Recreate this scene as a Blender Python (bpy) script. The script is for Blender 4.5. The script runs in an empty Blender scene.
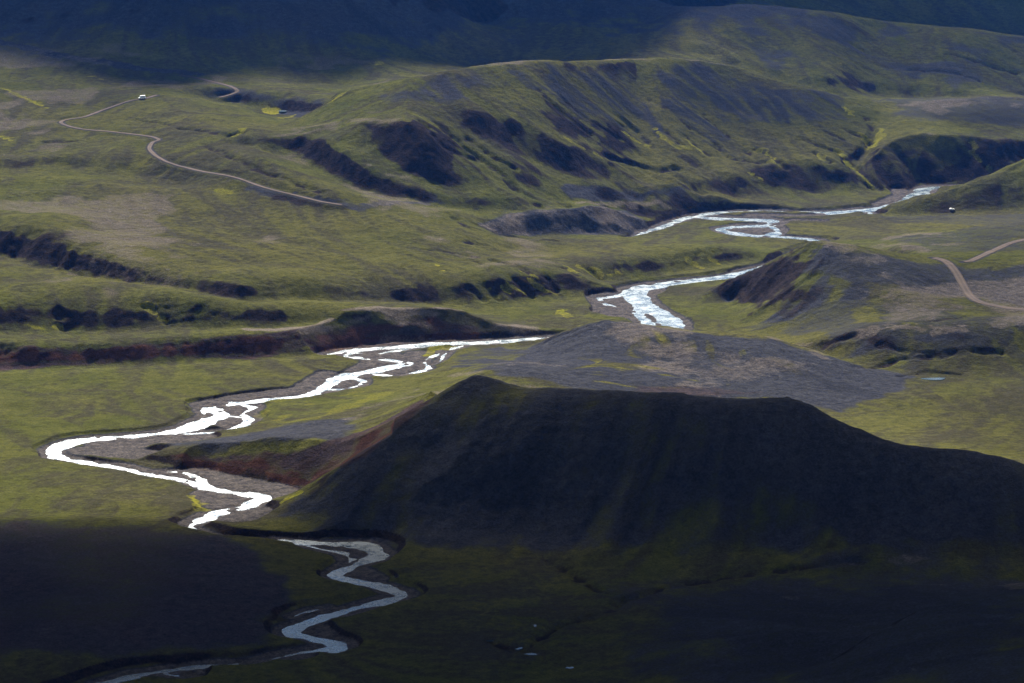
import bpy, math, random
import numpy as np

# ------------------------------------------------------------------ camera
H = 400.0                      # metres above the river
PITCH = math.radians(13.0)
HFOV = math.radians(20.0)
FPX = 512.0 / math.tan(HFOV / 2)
scene = bpy.context.scene
col = scene.collection
cam_d = bpy.data.cameras.new('camera')
cam_d.sensor_width = 36.0
cam_d.lens = 18.0 / math.tan(HFOV / 2)
cam_d.clip_start = 1.0
cam_d.clip_end = 60000.0
cam = bpy.data.objects.new('camera', cam_d)
col.objects.link(cam)
cam.location = (0, 0, H)
cam.rotation_euler = (math.pi / 2 - PITCH, 0, 0)
scene.camera = cam

# ------------------------------------------------------------------ sky, sun, exposure
SUN_EL = 38.0
SUN_AZ = -10.0                 # degrees from +Y (view direction) towards +X
world = bpy.data.worlds.new('World')
scene.world = world
world.use_nodes = True
wn = world.node_tree.nodes
wl = world.node_tree.links
sky = wn.new('ShaderNodeTexSky')
sky.sky_type = 'NISHITA'
sky.sun_disc = False
sky.sun_elevation = math.radians(SUN_EL)
sky.sun_rotation = math.radians(SUN_AZ)
sky.altitude = 600
sky.air_density = 1.0
sky.dust_density = 0.0
sky.ozone_density = 3.5
wn['Background'].inputs['Strength'].default_value = 0.05
wl.new(sky.outputs[0], wn['Background'].inputs['Color'])
sun_d = bpy.data.lights.new('sun', 'SUN')
sun_d.energy = 5.0
sun_d.angle = math.radians(1.0)
sun_d.color = (1.0, 0.94, 0.84)
sun = bpy.data.objects.new('sun', sun_d)
col.objects.link(sun)
sun.location = (0, 3000, 3000)
sun.rotation_euler = (math.radians(90 - SUN_EL), 0, math.radians(180 - SUN_AZ))
scene.view_settings.view_transform = 'Standard'
scene.view_settings.look = 'None'
scene.view_settings.gamma = 1.0
scene.view_settings.use_curve_mapping = False
scene.view_settings.exposure = 2.2

# ------------------------------------------------------------------ survey helpers
CP, SP = math.cos(PITCH), math.sin(PITCH)


def ray(px, py):
    a = (px - 512.0) / FPX
    b = (341.5 - py) / FPX
    return np.array([a, CP + b * SP, -SP + b * CP])


def at(px, py, z=0.0):
    """ground position of something seen at px,py whose height is z"""
    d = ray(px, py)
    t = (z - H) / d[2]
    return (d[0] * t, d[1] * t, z)


def face(px, yb, zb, yt, slope):
    """a slope rising from (px,yb) at height zb to an edge seen at (px,yt): returns that edge point"""
    s = math.tan(math.radians(slope))
    db, dt = ray(px, yb), ray(px, yt)
    rb = db[1] * (zb - H) / db[2]
    kt = -dt[1] / dt[2]                 # range per metre below the camera
    z = (H * kt - rb + zb / s) / (1 / s + kt)
    return at(px, yt, z)


def behind(p, dist, dz):
    return (p[0] * (1 + dist / p[1]), p[1] + dist, p[2] + dz)


pts = []


def line(ps, step=9.0):
    """survey line: densified points"""
    ps = [np.array(p, float) for p in ps]
    for a, b in zip(ps[:-1], ps[1:]):
        n = max(1, int(np.hypot(*(b - a)[:2]) / step))
        for k in range(n):
            pts.append(a + (b - a) * k / n)
    pts.append(ps[-1])


def L(l, z, step=9.0):
    if np.isscalar(z):
        z = [z] * len(l)
    line([at(x, y, zz) for (x, y), zz in zip(l, z)], step)


def scarp(l, slope, step=8.0):
    """l: (px, y_bottom, z_bottom, y_top)"""
    top = [face(x, yb, zb, yt, slope) for x, yb, zb, yt in l]
    line([at(x, yb, zb) for x, yb, zb, yt in l], step)
    line(top, step)
    return top


def chain(px, y0, z0, ups, step=8.0):
    """profile climbing away from the viewer: (y seen, slope in degrees) one after another"""
    c = [at(px, y0, z0)]
    y, z = y0, z0
    for yt, sl in ups:
        c.append(face(px, y, z, yt, sl))
        y, z = yt, c[-1][2]
    line(c, step)
    return c


def back(top, dist, dz, step=14.0):
    line([behind(p, dist, dz) for p in top], step)


# ------------------------------------------------------------------ the lie of the land
# river plains
L([(-60, 375), (40, 372), (150, 368), (260, 362), (330, 358)], 2.6)
L([(-60, 400), (60, 395), (150, 390), (250, 382)], 2.6, 25)
L([(-60, 432), (40, 428), (110, 420), (180, 408)], 2.4, 25)
L([(-60, 470), (20, 470), (60, 478), (120, 490), (180, 500)], 2.4, 20)
L([(-60, 500), (40, 500), (120, 505), (180, 510)], 2.6, 20)
L([(500, 318), (540, 322), (590, 318), (600, 308), (560, 305), (520, 308)], 3.0, 15)
L([(610, 290), (650, 281), (700, 274), (740, 266)], 3.0, 12)
L([(690, 295), (700, 310), (720, 322), (740, 318), (730, 300)], 2.4, 15)
L([(690, 240), (740, 246), (800, 248)], 3.0, 20)
L([(850, 217), (900, 220), (870, 228), (840, 232)], 3.2, 20)
L([(790, 206), (840, 204), (880, 196)], 2.5, 15)
L([(910, 395), (960, 390), (1024, 390), (1100, 390)], 3.0, 25)
L([(900, 420), (960, 425), (1024, 430), (1100, 440)], 3.0, 25)
L([(880, 400), (890, 385), (910, 378)], 3.0, 20)
# bench above the long red scarp
ridge_c = scarp([(-60, 372, 2.6, 350), (0, 367, 2.6, 349), (60, 364.5, 2.6, 347), (120, 363, 2.6, 344.5), (170, 361, 2.6, 341),
                 (253, 357, 2.6, 334), (318, 353, 2.2, 330), (350, 350, 2.0, 323), (385, 347, 2, 317), (430, 345, 2, 315),
                 (460, 343, 2, 317), (484, 341.5, 2, 326)], 36)
L([(500, 333), (520, 334), (540, 332)], [5, 4, 3.5])
back(ridge_c[6:11], 14, 0.4)
tz = [p[2] for p in ridge_c]
# tongue of grass with dark scarp in front
tong = scarp([(-60, 333, tz[0] + 1.5, 311), (0, 331, tz[1] + 1.5, 310), (40, 330, tz[2] + 1.5, 312), (62, 329.5, tz[2] + 1.5, 317), (72, 329, tz[2] + 1.5, 310),
              (116, 328, tz[3] + 1.5, 307.5), (147, 327, tz[4] + 1, 309), (171, 326, tz[4] + 1, 306), (246, 325, tz[5] + .5, 305),
              (310, 321, tz[6] + .3, 311), (350, 317.5, tz[7] + .2, 312.5), (380, 314.5, tz[8] - .5, 311.5)], 30)
tt = [p[2] for p in tong]
L([(-60, 255), (0, 261), (50, 270), (100, 278), (130, 284), (160, 289), (200, 293), (240, 300), (300, 301), (350, 301), (400, 301), (425, 304)],
  [29, 29, 28, 27, 26, 25.5, 25, 23, 21, 18, 13, 7])
L([(-60, 285), (40, 290), (120, 295), (200, 300)], [28, 28, 26, 25], 25)
# hidden trough and the slope behind the tongue
tr = [at(x, y, z) for x, y, z in [(-60, 252, 26), (0, 258, 26), (50, 268, 25), (100, 277, 24), (160, 288, 23), (200, 291, 22.5), (240, 299, 20.5), (300, 299.5, 18), (350, 300, 15.5), (400, 300, 11)]]
line([behind(p, 6, -1) for p in tr], 9)
up = [(-60, 250, 25, 226), (0, 256, 25, 229), (30, 262, 24.5, 232), (55, 267, 24, 243), (75, 271, 24, 254), (96, 275.5, 23, 258), (120, 280, 23, 266),
      (150, 285, 22, 272), (172, 288, 22, 280), (205, 291.5, 21, 283), (240, 298, 20, 284)]
scarp(up, 30)
scarp([(268, 298, 18, 280), (300, 299, 17, 281), (340, 299, 15, 286), (375, 299, 12, 291)], 24)
# scarp E with mossy gullies
e1 = scarp([(400, 303, 9, 289), (425, 304, 6, 285), (470, 303.5, 5, 283.5), (504, 302, 4.5, 281), (531, 297, 4, 273.5), (552, 294, 3.5, 275), (575, 292, 3.5, 275), (588, 290, 3.5, 282)], 29)
e2 = scarp([(600, 280, 3.5, 264), (625, 279, 3, 262), (650, 275, 3, 260), (690, 268, 3, 253), (720, 263, 3, 254), (750, 258, 3, 252)], 26)
# upper plateau
L([(-60, 205), (0, 205), (80, 205), (160, 210)], [43, 43, 42, 40], 25)
L([(0, 180), (100, 186), (180, 192), (260, 200), (330, 210), (400, 222), (470, 236)], [49, 47, 45, 42, 38, 32, 24], 25)
L([(100, 232), (180, 240), (260, 245), (340, 250), (420, 256), (480, 262)], [37, 34, 31, 27, 23, 18], 25)
L([(140, 258), (200, 262), (280, 266), (350, 270)], [32.5, 30, 27, 23], 25)
L([(520, 252), (580, 250), (640, 244), (690, 240)], [14, 11, 8, 4], 15)
L([(480, 245), (540, 240), (600, 236), (640, 236)], [20, 13, 7, 3], 15)
# gravel mound and terraces beside the upper river
mound = scarp([(500, 231, 18, 224), (530, 232, 14, 214), (560, 233, 10.5, 211.5), (600, 233, 6, 209), (622, 233, 3, 211), (640, 232.5, 1.5, 221)], 28)
t5 = scarp([(715, 211, 1.5, 197), (740, 209.5, 2, 203)], 42)
# stream canyon running down from the hollow, and the long hill P in profiles
L([(246, 145), (270, 147), (295, 150), (315, 163), (340, 177), (370, 189), (400, 197), (440, 204), (480, 208), (520, 210)], [60, 58.5, 56, 51, 46, 41, 37, 32, 27.5, 24.5])
L([(235, 150), (270, 160), (300, 172), (340, 190), (380, 200), (430, 208), (470, 213)], [61.5, 58, 53, 46, 40, 33.5, 28])
PC = [chain(*c) for c in [
    (246, 145, 60, [(137, 30), (128, 6)]),
    (270, 147, 58.5, [(138, 32), (130, 5)]),
    (300, 151, 56, [(138, 34), (128, 6)]),
    (318, 164, 50.5, [(141, 34), (128, 9)]),
    (340, 177, 46, [(155, 34), (135, 13), (121, 10), (108, 7), (90, 8)]),
    (368, 189, 41, [(167, 34), (145, 14), (130, 24), (121, 28), (110, 5), (97, 8), (85, 8)]),
    (390, 195, 38, [(178, 34), (157, 13), (122, 36), (112, 5), (98, 8), (82, 10)]),
    (410, 199, 36, [(187, 30), (174, 12), (122, 36), (113, 5), (100, 8), (78, 12)]),
    (432, 203, 33, [(192, 28), (181, 10), (136, 36), (115, 10), (101, 10), (75, 13)]),
    (450, 205, 31, [(195, 20), (187, 8), (176, 32), (140, 24), (118, 14), (104, 20), (72, 14)]),
    (480, 208, 27.5, [(197, 25), (188, 8), (160, 20), (132, 17), (113, 32), (68, 14)]),
    (510, 209.5, 25, [(198, 25), (188, 8), (165, 17), (144, 13), (119, 32), (95, 14), (65, 17)]),
    (540, 209, 22, [(202.5, 32), (198, 3), (188, 10), (162, 16), (132, 32), (100, 15), (63, 17)]),
    (570, 208, 19, [(204, 28), (200, 3), (186, 22), (172, 9), (148, 30), (110, 14), (62, 17)]),
    (606, 206.5, 15, [(202.5, 38), (199.5, 3), (186, 24), (178, 5), (163, 24), (120, 15), (61, 17)]),
    (640, 213, 7, [(204, 40), (200, 3), (186.5, 24), (181, 5), (172, 15), (140, 13), (100, 16), (60, 17)]),
    (670, 220, 1.5, [(205.5, 42), (201, 3), (187.5, 24), (182, 5), (168, 14), (140, 14), (100, 16), (60.5, 17)]),
    (700, 212, 1.5, [(197, 42), (192, 3), (177, 25), (165, 8), (140, 13), (105, 15), (62, 17)]),
    (735, 209, 2, [(204, 30), (196, 3), (174, 30), (165, 7), (145, 12), (110, 14), (68, 16)]),
    (775, 208, 2, [(205, 20), (195, 2), (188, 14), (165, 32), (155, 8), (130, 12), (105, 13), (81, 15)]),
    (815, 206, 2, [(193, 2), (163, 33), (150, 9), (130, 11), (110, 12), (92, 14)]),
    (845, 203, 2, [(192, 2), (172, 27), (150, 12), (130, 12), (112, 10), (98, 8)]),
    (870, 198, 2, [(190, 2), (170, 22), (147, 14), (128, 12), (112, 8), (100, 6)]),
    (885, 194, 2, [(190, 2), (154, 34), (132, 6), (114, 5), (101, 4)]),
    (905, 191, 2, [(147.5, 35), (130, 4), (115, 4), (102, 3)]),
    (947, 187.5, 2, [(142, 35), (125, 4), (112, 4), (100, 3)]),
    (990, 177, 6, [(140, 35), (125, 4), (110, 4), (98.5, 3)]),
    (1030, 165, 11, [(139, 35), (125, 4), (110, 4), (97, 3)]),
    (1092, 158, 13, [(137, 35), (125, 4), (110, 4), (97, 3)])]]
P = [c[-1] for c in PC[4:23]]
line(P, 12)
line([c[1] for c in PC[23:]], 9)
for a_ in (3, 4, 5, 6, 7):
    line([PC[a_][1], PC[a_ + 1][1]], 9)
back(P, 60, -15)
R_ = [c[-1] for c in PC[23:]]
line(R_, 14)
back(R_, 45, -5)
# right edge hill G
gG = scarp([(893, 214, 3.5, 211), (925, 214, 4, 198), (958, 213, 5, 188), (999, 211, 6, 171), (1024, 210, 7, 159), (1090, 208, 8, 148)], 22)
back(gG[1:], 40, -12)
L([(893, 218), (950, 217), (1024, 215)], [4, 6, 8], 20)
# cone hill H and its shoulders
h0 = [at(700, 292, 3), at(735, 280, 14), at(770, 263, 27), at(800, 248, 37), at(814, 241, 41), at(826, 240.5, 41), at(845, 243, 38), at(872, 246, 34.5), at(905, 254, 30), at(934, 257, 27), at(975, 258, 27), at(1024, 258, 28), at(1090, 255, 30)]
line(h0, 7)
line([behind(p, 45, -dz) for p, dz in zip(h0[:8], [1, 12, 24, 33, 37, 36, 31, 26])], 12)
L([(715, 300), (738, 312), (750, 328), (762, 336)], 2.6, 9)
L([(806, 285), (806, 303), (812, 324)], [24, 16, 9], 10)
L([(830, 262), (850, 285), (870, 300), (880, 315)], [34, 25, 20, 16], 10)
L([(800, 262), (785, 278), (768, 295), (752, 312)], [32, 23, 14, 7], 8)
L([(880, 296), (900, 292), (920, 296)], [22, 24, 22], 8)
L([(935, 285), (980, 290), (1024, 292), (1090, 290)], [21, 21, 22, 22], 15)
L([(955, 312), (1000, 314), (1060, 312)], [17, 17, 18], 15)
s3 = scarp([(800, 352, 4, 342), (850, 364, 4, 332), (900, 372, 3.5, 328), (950, 372, 3.5, 328), (1000, 368, 4, 325), (1040, 366, 4, 321), (1090, 364, 4, 320)], 18)
# mound in front of the far plain
L([(885, 240), (918, 234), (940, 233), (975, 229), (1024, 225)], [12, 16, 17, 18, 20], 10)
L([(900, 248), (940, 248), (980, 244), (1024, 250)], [19, 19, 21, 25], 10)
L([(905, 228), (940, 225), (980, 222)], [7, 9, 11], 12)
# gravel hill I
hi = [at(541, 345, 1.5), at(552, 338, 7), at(570, 330, 14), at(590, 323, 20), at(605, 320.5, 22), at(630, 322.5, 21.5), at(660, 327, 20), at(690, 331, 18), at(725, 333, 17), at(773, 338, 15.5), at(821, 354, 9), at(865, 367, 5), at(906, 376, 3.2)]
line(hi, 7)
back(hi[2:10], 25, -11)
L([(540, 352), (580, 352), (630, 354), (690, 357), (750, 365), (800, 378), (850, 392)], [10, 15, 16, 15, 13, 9, 4], 10)
L([(545, 372), (590, 380), (650, 385), (710, 386), (770, 392), (815, 405), (850, 412)], [22, 18, 14, 12, 9, 5, 3], 10)
L([(455, 366), (487, 364), (515, 362.5), (545, 364)], [8, 20, 23, 21], 8)
L([(455, 352), (490, 348), (525, 347)], [2.5, 3.5, 3], 8)
L([(430, 372), (450, 358), (470, 348)], [2.2, 2.2, 2.2], 8)
# foreground hill J
J = []
for x, yf, zf, yt, sl in [(390, 546, 3.6, 428, 30), (439, 552, 3.6, 394, 31), (460, 555, 3.6, 381, 31.5), (472, 557, 3.6, 376, 31.5), (486, 557, 3.6, 376, 31.5), (502, 558, 3.6, 379, 31.5), (531, 560, 3.8, 386.5, 31.5), (586, 566, 4.5, 390.5, 31), (640, 572, 5.5, 393, 30.5), (690, 574, 6.5, 395.5, 30.5),
                          (742, 575, 7.5, 399, 30.5), (787, 576, 8.5, 398, 30.5), (811, 576, 9.5, 405.5, 30), (845, 576, 10.5, 424, 29), (879, 576, 11.5, 438, 28), (913, 576, 12, 446, 28), (960, 576, 12.5, 450, 27), (1000, 576, 12.5, 455, 27), (1040, 576, 12.5, 467, 27), (1100, 576, 12.5, 490, 27)]:
    f1 = face(x, yf, zf, yf - 24, 12)
    line([at(x, yf, zf), f1], 9)
    J.append(face(x, yf - 24, f1[2], yt, sl))
line(J, 7)
back(J[2:], 22, -11)
back(J[2:13], 70, -38)
line([at(283, 514, 3.5), at(310, 490, 12), at(330, 473, 19.5), at(350, 457, 26), at(370, 443, 32.5), J[0], at(408, 417, 44.5), at(425, 405, 49), J[1]], 6)
L([(300, 520), (330, 532), (360, 538)], [3.5, 4, 4], 8)
L([(255, 505), (275, 512), (280, 520)], 3.2, 7)
# apron and red scarp N left of J
nn = scarp([(135, 458, 2, 455), (165, 463, 2, 455), (188, 468, 2, 451), (215, 472, 2, 450), (245, 476, 2.2, 449), (262, 480, 2.4, 448)], 34)
scarp([(278, 485, 2.6, 450), (295, 490, 3.5, 453)], 27)
L([(185, 442), (230, 436), (270, 428), (310, 415), (345, 405), (390, 392), (425, 382)], [3, 4, 5, 6, 7, 8, 9], 10)
L([(250, 440), (300, 430), (345, 422), (380, 410), (420, 396)], [10, 13, 17, 20, 24], 10)
L([(230, 405), (280, 404), (330, 396), (370, 386), (400, 378)], 2.0, 9)
L([(340, 436), (372, 424), (405, 408), (432, 390)], [22, 26, 31, 37], 10)
# dark terrace M, plain K, near ridge L
L([(-60, 519), (40, 519), (110, 518.5), (160, 521), (190, 525), (225, 533), (255, 540), (270, 548)], [5.5, 5.5, 5.5, 5.5, 6, 6, 5, 3], 9)
L([(-60, 514), (40, 514), (110, 514), (160, 516)], 2.6, 9)
L([(-60, 560), (60, 565), (160, 570), (240, 575), (290, 585)], [6, 6, 6, 5, 3], 20)
L([(-60, 620), (60, 625), (160, 630), (250, 625), (270, 600)], [6, 6, 5.5, 4, 3.5], 20)
L([(-60, 655), (80, 655), (180, 650), (250, 645)], [5, 5, 4, 3], 20)
L([(180, 690), (300, 675), (380, 660), (420, 620), (430, 590), (400, 565), (390, 552)], 3, 15)
L([(300, 720), (450, 690), (480, 640), (490, 590), (470, 560)], 4, 20)
L([(600, 700), (590, 650), (580, 610), (560, 575), (545, 558)], 4, 20)
L([(640, 596), (700, 598), (780, 600), (860, 598), (940, 590), (1040, 584)], [7, 9, 12, 14, 15, 16], 20)
L([(640, 640), (720, 640), (790, 640), (850, 640)], [7, 11, 15, 18], 20)
l1 = [at(830, 665, 22), at(876, 633, 27), at(915, 612, 30), at(954, 600, 32), at(1024, 588, 35), at(1100, 585, 38)]
line(l1, 12)
back(l1, 18, -7)
L([(760, 720), (860, 720), (1000, 720), (1100, 720)], [16, 32, 48, 55], 20)
L([(650, 720), (300, 760), (0, 760), (-100, 720)], [8, 4, 4, 5], 40)
# upper left country
L([(-60, 150), (0, 155), (60, 150), (110, 142), (170, 138), (230, 146)], [55, 54, 55, 58, 61, 62], 15)
ul = scarp([(-60, 172, 49, 157), (0, 168, 50, 158), (40, 163, 52, 155), (75, 166, 50, 158), (130, 172, 47, 166), (190, 184, 44, 174)], 20)
L([(30, 125), (75, 133), (120, 135), (160, 142)], [62, 60, 60, 58.5], 15)
L([(-60, 100), (20, 98), (80, 104), (130, 99), (160, 95), (200, 98), (235, 104)], [70, 70, 68, 70, 70, 68, 66], 14)
L([(150, 118), (200, 120), (240, 128), (280, 130)], [65, 66, 64, 63], 14)
L([(-60, 45), (0, 52), (60, 66), (110, 74), (160, 80), (200, 84)], [84, 82, 77, 74, 71, 69], 14)
L([(-60, 33), (0, 41), (60, 54), (110, 62), (170, 70), (205, 77), (240, 86)], [89, 87, 82, 79, 75, 72, 68], 14)
hol = scarp([(205, 97, 64, 88), (240, 100, 62, 90), (260, 107, 59, 94), (285, 108.5, 58, 96), (305, 109, 60, 100), (325, 110, 62, 103)], 26)
L([(262, 113), (278, 115), (292, 117), (296, 123)], [58, 57.5, 57.5, 57], 6)
L([(240, 112), (262, 120), (285, 125), (300, 128)], [64, 63, 62, 63], 8)
L([(280, 86), (330, 90), (370, 92)], [68, 66, 67], 14)
# foot of the shaded mountains, the mountains, hill Q
S = [(-60, 33, 90, -40), (0, 39, 87, -40), (60, 52, 82, -40), (120, 62, 78, -40), (200, 73, 72, -40), (290, 80, 67, -40), (380, 80, 66, -40), (430, 72, 66, -40)]
S1 = scarp(S, 17, 25)
sz = S1[-1][2]
line([behind(p, 260, 75) for p in S1], 60)
line([behind(p, 700, 170) for p in S1], 120)
line([behind(at(x, y, z), 60, -9) for x, y, z in [(480, 66, 70), (560, 62, 76), (640, 60, 78), (690, 60, 76)]], 20)
S2 = [behind(at(x, 50, z), d, dz) for x, z, d, dz in [(480, 74, 130, 8), (560, 78, 140, 6), (640, 78, 160, 4)]]
line(S2, 20)
S3 = [behind(p, 190, 62) for p in S2]
line(S3, 25)
line([behind(p, 500, 150) for p in S2], 60)
Q = []
for x, pz, yb, ys_, yt in [(700, P[13], 55, 45, 14), (735, P[14], 64, 58, 2), (777, P[15], 77, 69, 5), (828, P[16], 87, 77, 12), (870, P[18], 94, 84, 19), (910, R_[1], 97, 87, 25), (958, R_[2], 97, 90, 32), (1024, R_[4], 95.5, 91, 38), (1092, R_[5], 95, 91, 44)]:
    Q.append(chain(x, yb, pz[2] - 13, [(ys_, 26), (yt, 11)], 16)[-1])
line(Q, 20)
back(Q, 120, -26)
line([behind(p, 420, 45) for p in Q], 40)
line([behind(p, 900, 190) for p in Q], 80)
# far rims, out of view
for x in range(-16000, 16001, 2000):
    pts.append(np.array([x, 13000.0, 330 + 30 * math.sin(x * .0013)]))
    pts.append(np.array([x, 7500.0, 330 + 40 * math.sin(x * .0021 + 1)]))
for x in (-4000, -2000, -900, 900, 2000, 4000):
    pts.append(np.array([x, 4600.0, 290.0]))
for y in (-200, 300, 700, 1100, 1500, 1900, 2300, 2800):
    for s in (-1, 1):
        pts.append(np.array([s * (y * .3 + 420), y, 45.0 + (25 if s > 0 else 0)]))
        pts.append(np.array([s * (y * .5 + 1500), y, 140.0]))
for x in (-300, -100, 100, 300):
    pts.append(np.array([x, 700.0, 60.0 + .1 * x]))
    pts.append(np.array([x, 350.0, 160.0]))
    pts.append(np.array([x, 0.0, 392.0]))
    pts.append(np.array([x, -200.0, 380.0]))

PTS = np.array(pts)
# thin near-duplicates
key = np.round(PTS[:, :2] / 2.5).astype(int)
_, ui = np.unique(key, axis=0, return_index=True)
PTS = PTS[np.sort(ui)]
SC = 1000.0
A2 = PTS[:, :2] / SC
n = len(A2)
D = np.sqrt(((A2[:, None, :] - A2[None, :, :]) ** 2).sum(-1) + 2e-6)
M = np.zeros((n + 3, n + 3))
M[:n, :n] = D - np.eye(n) * 0.0002
M[:n, n] = 1
M[:n, n + 1:] = A2
M[n:, :n] = M[:n, n:].T
rhs = np.zeros(n + 3)
rhs[:n] = PTS[:, 2]
W = np.linalg.solve(M, rhs)


def base_height(x, y):
    x = np.asarray(x, float).ravel() / SC
    y = np.asarray(y, float).ravel() / SC
    out = np.empty_like(x)
    for s in range(0, len(x), 20000):
        xs, ys = x[s:s + 20000, None], y[s:s + 20000, None]
        d = np.sqrt((xs - A2[None, :, 0]) ** 2 + (ys - A2[None, :, 1]) ** 2 + 2e-6)
        out[s:s + 20000] = d @ W[:n] + W[n] + W[n + 1] * xs[:, 0] + W[n + 2] * ys[:, 0]
    return out


# ------------------------------------------------------------------ noise and geometry tools
def _hash(ix, iy, seed):
    h = (ix.astype(np.uint32) * np.uint32(374761393) + iy.astype(np.uint32) * np.uint32(668265263) + np.uint32(seed * 2654435 + 974711))
    h = (h ^ (h >> np.uint32(13))) * np.uint32(1274126177)
    h = h ^ (h >> np.uint32(16))
    return (h & np.uint32(0xffff)).astype(np.float32) * np.float32(2 / 65535.0) - np.float32(1)


def noise(x, y, scale, seed=0):
    x = (x / scale).astype(np.float32)
    y = (y / scale).astype(np.float32)
    x0 = np.floor(x)
    y0 = np.floor(y)
    fx = x - x0
    fy = y - y0
    fx = fx * fx * (3 - 2 * fx)
    fy = fy * fy * (3 - 2 * fy)
    ix = x0.astype(np.int64)
    iy = y0.astype(np.int64)
    a = _hash(ix, iy, seed)
    b = _hash(ix + 1, iy, seed)
    c = _hash(ix, iy + 1, seed)
    d = _hash(ix + 1, iy + 1, seed)
    return (a * (1 - fx) + b * fx) * (1 - fy) + (c * (1 - fx) + d * fx) * fy


def fbm(x, y, scale, octs, seed=0, gain=.5):
    o = 0
    a = 1.0
    # rotate each octave so that the lattice does not show
    cx, sx = .8, .6
    for k in range(octs):
        o = o + a * noise(x, y, scale, seed + k * 17)
        x, y = x * cx - y * sx + 37.1, x * sx + y * cx - 11.7
        scale *= .5
        a *= gain
    return o


# ------------------------------------------------------------------ grid of the sheet
def v2y(v):
    d = math.pi * 0 + PITCH + np.arctan((np.asarray(v, float) - 341.5) / FPX)
    return H / np.tan(d)


vs = np.concatenate([np.arange(760, 550, -0.9), np.arange(550, 85, -0.4), np.arange(85, 30, -0.8)])
ys = v2y(vs)
near = np.linspace(-150, ys[0], 30)[:-1]
far = ys[-1] * np.exp(np.linspace(0, math.log(12000 / ys[-1]), 70))[1:]
YS = np.concatenate([near, ys, far])
us = np.arange(-62, 1088, 1.36)
side = 60 * np.exp(np.linspace(0, math.log(60), 22))
US = np.concatenate([(us[0] - side[::-1] + 55), us, (us[-1] + side - 55)])
TS = (US - 512.0) / FPX / CP
NR, NC = len(YS), len(TS)
Yc = YS[:, None] * np.ones(NC)[None]
# rays fan out from the viewpoint; behind it they stay parallel
Xc = np.maximum(YS, 500.0)[:, None] * TS[None]
# half-density evaluation of the smooth surface, then bilinear refinement
dense = np.nonzero((YS > 1150) & (YS < 2750))[0]
ri = np.unique(np.r_[np.arange(0, NR, 3), dense[::1], NR - 1])
ci = np.unique(np.r_[np.arange(0, NC, 3), NC - 1])
xs_, ys_ = Xc[np.ix_(ri, ci)], Yc[np.ix_(ri, ci)]
wx = 1.5 * fbm(xs_, ys_, 45, 3, 301)           # nothing in nature runs quite straight
wy = 1.8 * fbm(xs_, ys_, 45, 3, 331)
zb = base_height(xs_ + wx, ys_ + wy).reshape(len(ri), len(ci))
zr = np.empty((NR, len(ci)))
for k in range(len(ci)):
    zr[:, k] = np.interp(np.arange(NR), ri, zb[:, k])
Z = np.empty((NR, NC))
for k in range(NR):
    Z[k] = np.interp(np.arange(NC), ci, zr[k])
print('controls', n, 'grid', NR, NC, 'tris', 2 * NR * NC)


def sstep(a, b, x):
    t = np.clip((x - a) / (b - a), 0, 1)
    return t * t * (3 - 2 * t)


def seg_dist(poly, x, y, widths=None):
    """distance to a polyline (minus the interpolated half width)"""
    best = np.full(x.shape, 1e9)
    P_ = np.asarray(poly, float)
    for k in range(len(P_) - 1):
        a, b = P_[k, :2], P_[k + 1, :2]
        ab = b - a
        l2 = max(ab @ ab, 1e-9)
        t = np.clip(((x - a[0]) * ab[0] + (y - a[1]) * ab[1]) / l2, 0, 1)
        d = np.hypot(x - a[0] - t * ab[0], y - a[1] - t * ab[1])
        if widths is not None:
            d = d - (widths[k] + (widths[k + 1] - widths[k]) * t)
        np.minimum(best, d, out=best)
    return best


def inside(poly, x, y):
    P_ = np.asarray(poly, float)[:, :2]
    r = np.zeros(x.shape, bool)
    j = len(P_) - 1
    for i in range(len(P_)):
        xi, yi, xj, yj = P_[i, 0], P_[i, 1], P_[j, 0], P_[j, 1]
        if yi != yj:
            r ^= ((yi > y) != (yj > y)) & (x < (xj - xi) * (y - yi) / (yj - yi) + xi)
        j = i
    return r


def smooth_line(ps, n=4):
    """Catmull-Rom through the points"""
    P_ = np.asarray(ps, float)
    Q_ = np.vstack([2 * P_[0] - P_[1], P_, 2 * P_[-1] - P_[-2]])
    out = []
    for i in range(1, len(Q_) - 2):
        p0, p1, p2, p3 = Q_[i - 1:i + 3]
        for k in range(n):
            t = k / n
            out.append(.5 * (2 * p1 + (p2 - p0) * t + (2 * p0 - 5 * p1 + 4 * p2 - p3) * t * t + (3 * p1 - p0 - 3 * p2 + p3) * t ** 3))
    out.append(P_[-1])
    return np.array(out)


def box_sel(poly, margin):
    P_ = np.asarray(poly, float)
    lo = P_[:, :2].min(0) - margin
    hi = P_[:, :2].max(0) + margin
    return np.nonzero((Xf > lo[0]) & (Xf < hi[0]) & (Yf > lo[1]) & (Yf < hi[1]))[0]


Xf, Yf = Xc.ravel(), Yc.ravel()


def grads(z):
    zy = np.gradient(z, axis=0) / np.gradient(Yc, axis=0)
    dxc = np.gradient(Xc, axis=1)
    zx = np.gradient(z, axis=1) / dxc
    # columns lean outward with distance: remove that shear
    lean = np.gradient(Xc, axis=0) / np.gradient(Yc, axis=0)
    return zx, zy - zx * lean


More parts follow.
